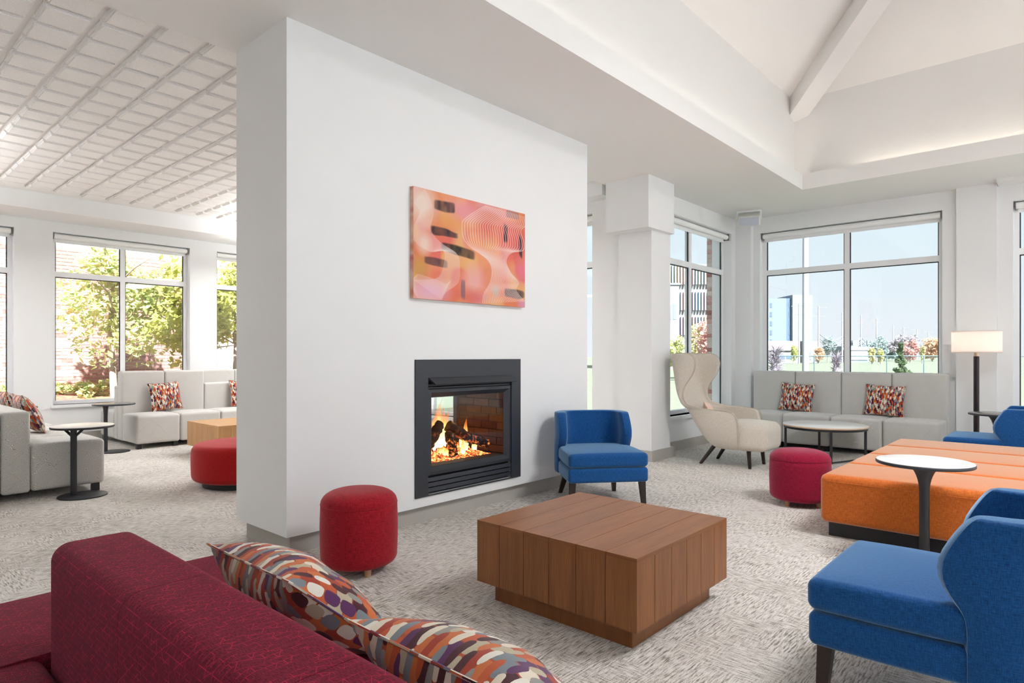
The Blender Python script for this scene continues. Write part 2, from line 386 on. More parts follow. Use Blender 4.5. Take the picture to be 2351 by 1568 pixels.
def dup(root, loc, rotz=None, label=None):
    r = root.copy(); C.objects.link(r); r.location = loc
    if rotz is not None: r.rotation_euler = (0, 0, rotz)
    if label: r['label'] = label
    for ch in list(root.children):
        c = ch.copy(); C.objects.link(c); c.parent = r
        for g in list(ch.children):
            d = g.copy(); C.objects.link(d); d.parent = c
    return r

def part(parent, name, vf, mat, smooth=False, label=None):
    o = MB().add(vf).build(name, mat, parent, smooth)
    if label: o['label'] = label
    return o

def subsurf(o, lv=2):
    m = o.modifiers.new('subdivision', 'SUBSURF'); m.levels = lv; m.render_levels = lv; return o

# ------------------------------------------------------------------ the room
XW, XE, YS, YN = -3.0, 9.95, -5.5, 11.3       # inner faces of the outer walls
XJ, YJ = 6.9, 4.08                             # the inner corner of the L
ZC, ZT, ZB = 3.44, 3.50, 3.27                  # soffit, tile ceiling, bulkhead underside
TH = 0.32
struct('floor', MB().add(box(XW, XE, YS, YJ, -0.1, 0)).add(box(XW, XJ, YJ, YN, -0.1, 0)), 'carpet')

WIN_N = [(-2.38, -0.44), (0.03, 1.96), (2.42, 4.354), (4.807, 6.74)]
WIN_E = [(1.349, 3.725), (-1.76, 0.617), (-5.0, -2.5)]
WIN_A = [(7.5, 9.70)]
WIN_J = [(4.78, 6.70), (7.16, 9.09), (9.4, 10.9)]
WIN_S = [(-2.6, 0.2), (0.6, 3.4), (3.8, 6.6), (7.0, 9.6)]
WIN_W = []
def wall(name, axis, pos, sgn, a0, a1, wins, zs, ztop=3.62):
    mb = MB(); B = (lambda p, q, z0, z1: box(p, q, *sorted((pos, pos + sgn * TH)), z0, z1)) if axis == 'y' else (lambda p, q, z0, z1: box(*sorted((pos, pos + sgn * TH)), p, q, z0, z1))
    cur = a0
    for (p, q), (z0, z1) in sorted(zip(wins, zs)):
        mb.add(B(cur, p, 0, ztop)); mb.add(B(p, q, 0, z0)); mb.add(B(p, q, z1, ztop)); cur = q
    mb.add(B(cur, a1, 0, ztop)); return struct(name, mb, 'wall')
ZL, ZR = (0.555, 3.12), (0.47, 3.20)
wall('wall_left', 'y', YN, 1, XW, XJ + TH, WIN_N, [ZL] * 4)
wall('wall_back', 'x', XE, 1, YS - TH, YJ + TH, WIN_E, [ZR] * 3)
wall('wall_alcove', 'y', YJ, 1, XJ + TH, XE, WIN_A, [ZR])
wall('wall_return', 'x', XJ, 1, YJ, YN, WIN_J, [(0.3, 3.16)] * 3)
wall('wall_right', 'y', YS, -1, XW - TH, XE, WIN_S, [(0.1, 3.2)] * 4)
wall('wall_front', 'x', XW, -1, YS, YN + TH, WIN_W, [])

# ceilings
struct('ceiling', MB().add(box(XW, XE, 2.68, 4.3, ZC, ZC + 0.02)).add(box(XW, XJ, 4.3, 4.465, ZC, 3.62)).add(box(8.613, XE, YS, 2.68, ZC, ZC + 0.02))
       .add(box(XW, 8.613, YS, -3.2, ZC, ZC + 0.02)).add(box(XW, 1.0, -3.2, 2.68, ZC, ZC + 0.02)), 'ceil')
tc_ = struct('ceiling_tiled', box(XW, 6.66, 4.465, 10.5, ZT, ZT + 0.1), 'ceil')
struct('trim_1', box(XW, XJ, 10.5, YN, ZB, 3.62), 'wall')
struct('trim_2', box(6.66, XJ, 4.465, 10.5, 3.31, 3.62), 'wall')
# tegular tiles, one foot square, their stepped fields hanging below the grid
def tile_vf(cx, cy, s=0.3048):
    V = []; F = []
    L = [(s / 2 - 0.016, 0.0), (s / 2 - 0.016, -0.012), (s / 2 - 0.026, -0.013), (s / 2 - 0.026, -0.024), (s / 2 - 0.036, -0.025), (s / 2 - 0.036, -0.036)]
    for h, z in L: V += [(cx - h, cy - h, z), (cx + h, cy - h, z), (cx + h, cy + h, z), (cx - h, cy + h, z)]
    for k in range(len(L) - 1):
        for i in range(4): F.append((k * 4 + i, k * 4 + (i + 1) % 4, k * 4 + 4 + (i + 1) % 4, k * 4 + 4 + i))
    n = (len(L) - 1) * 4; F.append((n, n + 1, n + 2, n + 3)); return V, F
t0 = None; rest = MB()
for j in range(20):
    for i in range(-9, 27):
        x = 1.02 + 0.3048 * (i - 4) + 0.1524 - 0.06; y = 4.465 + 0.1524 + 0.3048 * j
        if x < XW + 0.2 or x > 6.5 or y > 10.36: continue
        if 0.13 < x / y < 0.50 or (x > 5.9 and 4.4 < y < 6):
            if t0 is None: t0 = part(tc_, 'tile', tile_vf(0, 0), 'tile'); o = t0
            else: o = t0.copy(); C.objects.link(o)
            o.location = (x, y, ZT)
        else: rest.add(([(a, b, c + ZT) for a, b, c in tile_vf(x, y)[0]], tile_vf(x, y)[1]))
o = rest.build('tile', 'tile', tc_); o['kind'] = 'stuff'

# the vault: lip, upper walls, hipped slopes and hip beams
VX0, VX1, VY0, VY1, VZ = 0.84, 8.80, -3.36, 2.84, 4.68
PITCH = 0.49
mb = MB()
for b in (box(1.0, 8.612, 2.679, 2.72, ZC - .001, 3.64), box(8.612, 8.653, -3.24, 2.72, ZC - .001, 3.64), box(0.96, 8.612, -3.24, -3.199, ZC - .001, 3.64), box(0.96, 1.001, -3.199, 2.72, ZC - .001, 3.64)): mb.add(b)
struct('trim_3', mb, 'ceil')
mb = MB()
for b in (box(VX0 - .1, VX1 + .1, VY1, VY1 + .1, ZC + .02, VZ + .05), box(VX1, VX1 + .1, VY0, VY1, ZC + .02, VZ + .05), box(VX0 - .1, VX1 + .1, VY0 - .1, VY0, ZC + .02, VZ + .05), box(VX0 - .1, VX0, VY0, VY1, ZC + .02, VZ + .05)): mb.add(b)
struct('wall_vault', mb, 'ceil')
hw = (VY1 - VY0) / 2; yr = (VY0 + VY1) / 2; zr = VZ + PITCH * hw
A, B_, Cc, D = (VX0, VY0, VZ), (VX1, VY0, VZ), (VX1, VY1, VZ), (VX0, VY1, VZ); R0, R1 = (VX0 + hw, yr, zr), (VX1 - hw, yr, zr)
struct('ceiling_vault', ([A, B_, Cc, D, R0, R1], [(0, 1, 5, 4), (2, 3, 4, 5), (1, 2, 5), (3, 0, 4)]), 'ceil')
for (hx, hy, dx, dy) in ((VX1, VY1, -1, -1), (VX1, VY0, -1, 1), (VX0, VY1, 1, -1), (VX0, VY0, 1, 1)):
    px, py = -dy * 0.127 / math.sqrt(2), dx * 0.127 / math.sqrt(2)
    def q(t, dz, s): return (hx + dx * t + px * s, hy + dy * t + py * s, VZ + PITCH * t + dz)
    struct('trim_beam', prism4([q(-.25, .2, -1), q(-.25, .2, 1), q(-.25, -.28, 1), q(-.25, -.28, -1)], [q(hw, .1, -1), q(hw, .1, 1), q(hw, -.28, 1), q(hw, -.28, -1)]), 'ceil')

# fireplace wall, with the firebox opening right through it
FX0, FX1, FY0, FY1 = 2.03, 5.319, 3.747, 4.45
OX0, OX1, OZ0, OZ1 = 3.18, 4.165, 0.213, 1.13
mb = MB().add(box(FX0, OX0, FY0, FY1, 0.13, ZC)).add(box(OX1, FX1, FY0, FY1, 0.13, ZC)).add(box(OX0, OX1, FY0, FY1, OZ1, ZC)).add(box(OX0, OX1, FY0, FY1, 0.13, OZ0))
struct('wall_fireplace', mb, 'wall')
struct('baseboard_fireplace', box(FX0 + .05, FX1 - .05, FY0 + .05, FY1 - .05, 0, 0.14), 'base')
# column with capital
cm = MB().add(box(6.84, 7.31, 3.87, 4.335, 0, ZC)); cm.add(box(6.645, 7.28, 3.80, 4.40, 2.815, ZC)); struct('wall_column', cm, 'wall')
struct('baseboard_column', box(6.82, 7.40, 3.85, 4.36, 0, 0.13), 'base')
# baseboards and pilasters
struct('baseboard_alcove', box(7.3, XE, YJ - .015, YJ, 0, 0.13), 'base')
struct('baseboard_back', box(XE - .015, XE, YS, YJ - .015, 0, 0.13), 'base')
struct('baseboard_left', box(XW, XJ, YN - .015, YN, 0, 0.13), 'base')
struct('baseboard_return', box(XJ - .015, XJ, 4.36, YN - .015, 0, 0.13), 'base')
struct('trim_4', box(XE - .06, XE, 0.771, 1.19, 0, ZC), 'wall')
struct('trim_5', box(XE - .10, XE, 3.83, YJ, 0, ZC), 'wall')
struct('trim_6', box(XE - .3, XE, YS, 0.76, 3.40, ZC), 'ceil')

# unseen fill panels added to brighten the lounge from its two ends, down and up
def fill_light_panel(x, y, label):
    t = thing('fill_panel', label, 'light', (x, y, 2.85), 0, 'added fill light panels')
    m = MB()
    for b in (box(-.31, -.28, -.61, .61, 0, .05), box(.28, .31, -.61, .61, 0, .05), box(-.28, .28, -.61, -.58, 0, .05), box(-.28, .28, .58, .61, 0, .05)): m.add(b)
    m.build('frame', 'frame', t); part(t, 'added_diffuser', box(-.28, .28, -.58, .58, .008, .014), 'fill_down'); part(t, 'fill_uplight', box(-.28, .28, -.58, .58, .036, .042), 'fill_up')
    for sx in (-.27, .27):
        for sy in (-.57, .57): part(t, 'cable', cyl((sx, sy, .05), (sx, sy, ZT - 2.85 + .02), .003, n=6), 'frame')
def glow(name, st):
    k = NT(name); k.col((.9, .9, .9, 1)); k.b.inputs['Emission Color'].default_value = (1.0, .98, .97, 1); k.b.inputs['Emission Strength'].default_value = st; return k.m
M['fill_down'] = glow('fill_panel_down', 11.0); M['fill_up'] = glow('fill_panel_up', 7.0)
for i, (x, y) in enumerate([(.40, 8.3), (.40, 9.8), (4.95, 7.0), (4.95, 8.5), (5.2, 9.9), (6.1, 7.7)]): fill_light_panel(x, y, 'added fill light panel %s' % ['over the low grey sofa', 'beyond the low grey sofa', 'behind the fireplace wall', 'above the honey oak table', 'above the tall grey sofa', 'next to the far bulkhead'][i])

# drum pendant added out of view in the vault, lighting the seats from above
t = thing('fill_pendant', 'added fill light drum hung unseen in the vault above the seating', 'lamp', (4.5, -.55, 3.9), 0)
k = NT('fill_pendant_glow'); k.col((.9, .9, .9, 1)); k.b.inputs['Emission Color'].default_value = (.985, .985, 1.0, 1); k.b.inputs['Emission Strength'].default_value = 27.0; M['pendant'] = k.m
part(t, 'added_diffuser', lathe([(0.001, 0), (.68, 0), (.68, .01), (0.001, .01)], 48), 'pendant')
V, F = lathe([(.70, -.01), (.70, .32), (.685, .32), (.685, -.01)], 48); part(t, 'shade', (V, F[:-2] + [(3 * 48 + i, 3 * 48 + (i + 1) % 48, (i + 1) % 48, i) for i in range(48)]), 'blind', True)
part(t, 'lid', lathe([(0.001, .30), (.685, .30), (.685, .31), (0.001, .31)], 48), 'blind')  # opaque lid added to keep this light off the vault
part(t, 'stem', cyl((0, 0, .3), (0, 0, 2.25), .015, n=12), 'bronze', True)

# windows
wn = [0]
def window(axis, pos, sgn, a0, a1, z0, z1, mull, tr, blind=None, simple=False):
    wn[0] += 1; root = sempty('window_%d' % wn[0])
    def B(p, q, d0, d1, s, t):
        e0, e1 = sorted((pos + sgn * d0, pos + sgn * d1)); return box(p, q, e0, e1, s, t) if axis == 'y' else box(e0, e1, p, q, s, t)
    d0, d1, w = 0.13, 0.20, 0.055
    f = MB().add(B(a0, a0 + w, d0, d1, z0, z1)).add(B(a1 - w, a1, d0, d1, z0, z1)).add(B(a0 + w, a1 - w, d0, d1, z1 - .10, z1)).add(B(a0 + w, a1 - w, d0, d1, z0, z0 + w))
    f.build('frame', 'frame', root)
    part(root, 'mullion', B(mull - .035, mull + .035, d0, d1, z0 + w, z1 - .10), 'frame')
    for p, q in ((a0 + w, mull - .035), (mull + .035, a1 - w)):
        part(root, 'transom', B(p, q, d0, d1, tr - .04, tr + .04), 'frame')
        for s, t in ((z0 + w, tr - .04), (tr + .04, z1 - .10)):
            part(root, 'pane', B(p, q, .162, .168, s, t), 'glass')
            if not simple:
                g = .012; gm = MB()
                for b in (B(p, p + g, .145, .161, s, t), B(q - g, q, .145, .161, s, t), B(p, q, .145, .161, t - g, t)): gm.add(b)
                gm.build('gasket', 'gasket', root)
    part(root, 'sill', B(a0 - .03, a1 + .03, -.045, .13, z0 - .045, z0), 'wall')
    c = ((a0 + a1) / 2, pos + sgn * .25, (z0 + z1) / 2) if axis == 'y' else (pos + sgn * .25, (a0 + a1) / 2, (z0 + z1) / 2)
    dr = (0, -sgn, 0) if axis == 'y' else (-sgn, 0, 0)
    if not simple or (axis == 'y' and sgn < 0): area('daylight_portal', c, dr, a1 - a0, z1 - z0, 1, portal=True)
    if blind:
        t = thing('roller_blind', blind, 'blind', (0, 0, 0), 0, 'rolled-up window blinds')
        e = (lambda a, d, z: (a, pos + sgn * d, z)) if axis == 'y' else (lambda a, d, z: (pos + sgn * d, a, z))
        part(t, 'tube', cyl(e(a0 + .025, .075, z1 - .05), e(a1 - .025, .075, z1 - .05), .04, n=20), 'blind', True)
        part(t, 'fabric', B(a0 + .04, a1 - .04, .110, .113, z1 - .115, z1 - .03), 'blind')
        part(t, 'hem_bar', B(a0 + .04, a1 - .04, .104, .119, z1 - .135, z1 - .112), 'frame')
        for a in (a0 + .012, a1 - .018): part(t, 'bracket', B(a - .006, a + .006, .03, .12, z1 - .1, z1 - .005), 'greytop')
    return root
window('y', YN, 1, *WIN_N[0], *ZL, -1.41, 2.51, simple=True)
window('y', YN, 1, *WIN_N[1], *ZL, 0.995, 2.51, 'white roller blind over the window at the edge behind the low grey sofa')
window('y', YN, 1, *WIN_N[2], *ZL, 3.375, 2.51, 'white roller blind over the window with the brick wall and two trees')
window('y', YN, 1, *WIN_N[3], *ZL, 5.77, 2.51, 'white roller blind over the window half hidden by the fireplace wall')
window('x', XE, 1, *WIN_E[0], *ZR, 2.52, 2.585, 'white roller blind over the window above the high-backed grey sofa')
window('x', XE, 1, *WIN_E[1], *ZR, -0.57, 2.585, 'white roller blind over the window beside the floor lamp')
window('x', XE, 1, *WIN_E[2], *ZR, -3.75, 2.585, simple=True)
window('y', YJ, 1, *WIN_A[0], *ZR, 8.56, 2.60, 'white roller blind over the window behind the cream wing chair')
window('x', XJ, 1, *WIN_J[0], 0.3, 3.16, 5.74, 2.51, 'white roller blind over the narrow strip of window beside the fireplace wall')
for w in WIN_J[1:]: window('x', XJ, 1, *w, 0.3, 3.16, sum(w) / 2, 2.51, simple=True)
for w in WIN_S: window('y', YS, -1, *w, 0.1, 3.2, sum(w) / 2, 2.6, simple=True)
for w in WIN_W: window('x', XW, -1, *w, 0.1, 3.2, sum(w) / 2, 2.6, simple=True)

# ------------------------------------------------------------------ fireplace
fp = thing('fireplace', 'black see-through gas fireplace with burning logs set in the white wall', 'fireplace', (3.67, FY0, 0.0))
def W_(root):
    l = root.location
    def f(vf): return [(a - l.x, b - l.y, c - l.z) for a, b, c in vf[0]], vf[1]
    return f
wf = W_(fp)
def ring(x0, x1, z0, z1, ix0, ix1, iz0, iz1, y0, y1):
    m = MB()
    for b in (box(x0, ix0, y0, y1, z0, z1), box(ix1, x1, y0, y1, z0, z1), box(ix0, ix1, y0, y1, iz1, z1), box(ix0, ix1, y0, y1, z0, iz0)): m.add(b)
    return m.v, m.f
part(fp, 'surround', wf(ring(3.067, 4.273, .205, 1.258, 3.192, 4.152, .213, 1.118, 3.735, 3.748)), 'charcoal')
hv = [(3.20, 3.738, 1.118), (4.148, 3.738, 1.118), (4.148, 3.762, 1.105), (3.20, 3.762, 1.105)]; hl = [(3.225, 3.685, 1.068), (4.175, 3.685, 1.068), (4.175, 3.690, 1.060), (3.225, 3.690, 1.060)]
part(fp, 'hood', wf(prism4(hv, hl)), 'charcoal')
# mitred door frame with a raised outer edge sloping in to the glass
def mitre(o0, o1, i0, i1):
    V = []; F = []
    for (x0, x1, z0, z1, y) in (o0, o1, i0, i1): V += [(x0, y, z0), (x1, y, z0), (x1, y, z1), (x0, y, z1)]
    for k in range(3):
        for i in range(4): F.append((k * 4 + i, k * 4 + (i + 1) % 4, k * 4 + 4 + (i + 1) % 4, k * 4 + 4 + i))
    return V, F
dfm = part(fp, 'door_frame', wf(mitre((3.20, 4.157, .36, 1.026, 3.775), (3.20, 4.157, .36, 1.026, 3.745), (3.226, 4.125, .388, 1.0, 3.738), (3.247, 4.084, .419, .964, 3.772))), 'charcoal')
part(dfm, 'glass_pane', wf(box(3.24, 4.09, 3.772, 3.775, .415, .968)), 'glass')
for z in (1.03, 1.052): part(fp, 'louver', wf(prism4([(3.20, 3.752, z), (4.155, 3.752, z), (4.155, 3.752, z + .014), (3.20, 3.752, z + .014)], [(3.20, 3.79, z + .012), (4.155, 3.79, z + .012), (4.155, 3.79, z + .02), (3.20, 3.79, z + .02)])), 'charcoal')
for z in (.232, .272, .312): part(fp, 'louver', wf(prism4([(3.20, 3.742, z), (4.155, 3.742, z), (4.155, 3.748, z + .03), (3.20, 3.748, z + .03)], [(3.20, 3.79, z + .008), (4.155, 3.79, z + .008), (4.155, 3.79, z + .032), (3.20, 3.79, z + .032)])), 'charcoal')
part(fp, 'lower_grille_back', wf(box(3.19, 4.155, 3.785, 3.80, .213, .36)), 'dark')
part(fp, 'upper_grille_back', wf(box(3.19, 4.155, 3.785, 3.80, 1.02, 1.13)), 'dark')
m = MB()
for b in (box(3.185, 3.21, 3.785, 4.44, .36, 1.02), box(4.14, 4.16, 3.785, 4.44, .36, 1.02), box(3.185, 4.16, 3.785, 4.44, .97, 1.02), box(3.185, 4.16, 3.785, 4.44, .36, .42)): m.add(b)
part(fp, 'firebox', wf((m.v, m.f)), 'fire_mortar')
bk = None
for r in range(8):
    for c_ in range(-1, 4):
        y0 = 3.80 + c_ * .195 + (.098 if r % 2 else 0); y1 = y0 + .187; y0 = max(y0, 3.80); y1 = min(y1, 4.415)
        if y1 - y0 < .03: continue
        part(fp, 'brick', wf(box(4.126, 4.142, y0, y1, .425 + r * .068, .425 + r * .068 + .060)), 'brick_fire')
part(fp, 'rear_frame', wf(ring(3.185, 4.16, .36, 1.02, 3.30, 4.118, .47, .905, 4.40, 4.455)), 'charcoal')
part(fp, 'rear_glass', wf(box(3.29, 4.125, 4.425, 4.428, .46, .915)), 'glass')
m = MB()
for i in range(44): m.add(box(3.80 + i * .0075, 3.8012 + i * .0075, 4.410, 4.4112, .47, .80))
for i in range(44): m.add(box(3.80, 4.125, 4.411, 4.4122, .47 + i * .0075, .4712 + i * .0075))
o = part(fp, 'mesh_screen', wf((m.v, m.f)), 'greytop'); o['kind'] = 'stuff'

def m_log():
    k = NT('charred_log'); v = k.obj(); g = k.n('ShaderNodeSeparateXYZ'); k.l(v, g.inputs[0])
    n = k.noise(v, 26, 4, 0.7); n2 = k.noise(v, 60, 2)
    k.col(k.ramp(n, [(0.4, lin(22, 16, 14)), (0.7, lin(66, 46, 36))])); k.set(Roughness=0.95); k.bump(n, 0.8, 0.02)
    low = k.ramp(g.outputs[2], [(0.44, (1, 1, 1, 1)), (0.66, (0, 0, 0, 1))])
    hot = k.ramp(n, [(0.54, (0, 0, 0, 1)), (0.66, (1, 1, 1, 1))])
    k.l(k.ramp(n2, [(0.35, (0.9, 0.05, 0.02, 1)), (0.6, (1.0, 0.32, 0.06, 1))]), k.b.inputs['Emission Color'])
    k.l(k.math('MULTIPLY', k.math('MULTIPLY', low, hot), 2.0), k.b.inputs['Emission Strength']); return k.m
M['log'] = m_log()
def m_ember():
    k = NT('glowing_embers'); v = k.obj(); n = k.noise(v, 38, 3, 0.7); k.col(lin(30, 18, 14)); k.set(Roughness=1.0)
    k.l(k.ramp(n, [(0.38, (0.02, 0.004, 0.002, 1)), (0.47, (0.8, 0.06, 0.02, 1)), (0.56, (1.0, 0.42, 0.08, 1)), (0.66, (1, 0.85, 0.35, 1))]), k.b.inputs['Emission Color']); k.b.inputs['Emission Strength'].default_value = 1.6; return k.m
M['ember'] = m_ember()
def m_flame():
    m = bpy.data.materials.new('flame'); m.use_nodes = True; k = NT.__new__(NT); k.m = m; k.t = m.node_tree; k.t.nodes.clear()
    uv = k.uv(); g = k.n('ShaderNodeSeparateXYZ'); k.l(uv, g.inputs[0])
    h, r = g.outputs[1], g.outputs[0]
    nz = k.noise(k.map(uv, (7, 2.2, 1)), 1.0, 3, 0.6)
    hh = k.math('ADD', h, k.math('MULTIPLY', k.math('SUBTRACT', nz, 0.5), 0.5))
    em = k.n('ShaderNodeEmission'); k.l(k.ramp(hh, [(0.0, (1.0, 0.80, 0.42, 1)), (0.35, (1.0, 0.62, 0.20, 1)), (0.65, (1.0, 0.30, 0.04, 1)), (1.0, (0.75, 0.12, 0.01, 1))]), em.inputs[0])
    k.l(k.math('MAXIMUM', k.math('SUBTRACT', 3.0, k.math('MULTIPLY', hh, 2.6)), 0.5), em.inputs[1])
    tr = k.n('ShaderNodeBsdfTransparent'); mx = k.n('ShaderNodeMixShader'); out = k.n('ShaderNodeOutputMaterial')
    al = k.math('MULTIPLY', k.math('SUBTRACT', 1.05, hh), 0.75)
    k.l(k.math('MINIMUM', k.math('MAXIMUM', al, 0.0), 0.85), mx.inputs[0]); k.l(tr.outputs[0], mx.inputs[1]); k.l(em.outputs[0], mx.inputs[2]); k.l(mx.outputs[0], out.inputs[0]); return m
M['flame'] = m_flame()
for q_ in ('flame', 'ember', 'log'): M[q_].cycles.emission_sampling = 'NONE'      # the firelight lamp carries their glow
def log(p0, p1, r):
    P0, P1 = Vector(p0), Vector(p1); n = 18; V, F = tube([P0.lerp(P1, i / 14) for i in range(15)], r, n)
    V = [tuple(Vector(q) + (Vector(q) - P0.lerp(P1, min(1, max(0, (Vector(q) - P0).dot(P1 - P0) / (P1 - P0).length_squared)))) * 0.45 * mnoise.noise(Vector(q) * 22)) for q in V]
    return V, F
for p0, p1, r in (((3.27, 3.93, .46), (3.60, 4.06, .70), .042), ((3.60, 3.89, .455), (3.66, 4.02, .63), .036), ((3.66, 4.02, .69), (3.87, 3.97, .56), .045), ((3.82, 4.05, .60), (4.05, 3.93, .50), .042), ((3.40, 4.15, .48), (3.98, 4.20, .50), .04), ((3.34, 4.20, .50), (3.60, 4.24, .66), .035)):
    part(fp, 'log', wf(log(p0, p1, r)), 'log', True)
V = []; F = []; nx, ny = 46, 22
for j in range(ny + 1):
    for i in range(nx + 1):
        a, b = i / nx, j / ny; x = 3.26 + a * .78; y = 3.88 + b * .42
        V.append((x, y, .425 + .075 * max(0, 1 - (2 * a - 1) ** 4) * max(0, 1 - (2 * b - 1) ** 2) * (0.7 + 0.9 * mnoise.noise(Vector((x * 30, y * 30, 0)))) + .012 * mnoise.noise(Vector((x * 90, y * 90, 3)))))
for j in range(ny):
    for i in range(nx): F.append((j * (nx + 1) + i, j * (nx + 1) + i + 1, (j + 1) * (nx + 1) + i + 1, (j + 1) * (nx + 1) + i))
part(fp, 'ember_bed', wf((V, F)), 'ember', True)
def flame(x, y, z, h, w, lean=0.0, seed=0):
    V = []; F = []; uvs = []; n, m_ = 14, 20
    for k in range(m_ + 1):
        t = k / m_; rr = w * (0.45 + 1.9 * t) * (1 - t) ** 1.7 * 1.3 if t < 1 else 0.0
        ox = lean * t * t * h + .10 * h * t * mnoise.noise(Vector((seed * 3.1, t * 2.6, 0))); oy = .06 * h * t * mnoise.noise(Vector((seed * 5.7, t * 2.6, 9)))
        for i in range(n):
            a = 2 * PI * i / n; wob = 1 + .35 * mnoise.noise(Vector((math.cos(a) * 1.4 + seed, math.sin(a) * 1.4, t * 3.0)))
            V.append((x + ox + rr * wob * math.cos(a), y + oy + .55 * rr * wob * math.sin(a), z + h * t))
    for k in range(m_):
        for i in range(n): F.append((k * n + i, k * n + (i + 1) % n, (k + 1) * n + (i + 1) % n, (k + 1) * n + i))
    o = MB().add(wf((V, F))).build('flame', 'flame', fp, True)
    uvl = o.data.uv_layers[0]
    for p in o.data.polygons:
        for li in p.loop_indices:
            vi = o.data.loops[li].vertex_index; uvl.data[li].uv = ((vi % n) / n + seed, (vi // n) / m_)
    return o
fr_ = random.Random(3); FL = [(3.63, 4.10, .50, .46, .07, .03), (3.60, 4.11, .50, .36, .06, -.02), (3.665, 4.10, .50, .38, .06, .05), (3.71, 4.12, .52, .33, .05, .12), (3.56, 4.10, .48, .26, .06, -.06), (3.41, 4.10, .52, .27, .055, -.04), (3.37, 4.08, .50, .2, .05, -.1), (3.88, 4.04, .48, .30, .042, .1), (3.85, 4.05, .48, .2, .045, .0), (3.82, 3.98, .45, .22, .04, -.06)]
for i in range(16): FL.append((fr_.uniform(3.30, 3.98), fr_.uniform(3.93, 4.12), .445, fr_.uniform(.07, .15), fr_.uniform(.025, .045), fr_.uniform(-.2, .2)))
for i, (x, y, z, h, w, ln) in enumerate(FL): flame(x, y, z, h, w, ln, i + 1)
ld = bpy.data.lights.new('firelight', 'POINT'); lo = bpy.data.objects.new('firelight', ld); C.objects.link(lo); ld.energy = 1.3; ld.color = (1.0, 0.55, 0.2); ld.shadow_soft_size = 0.08; lo.location = (3.70, 4.0, .72)

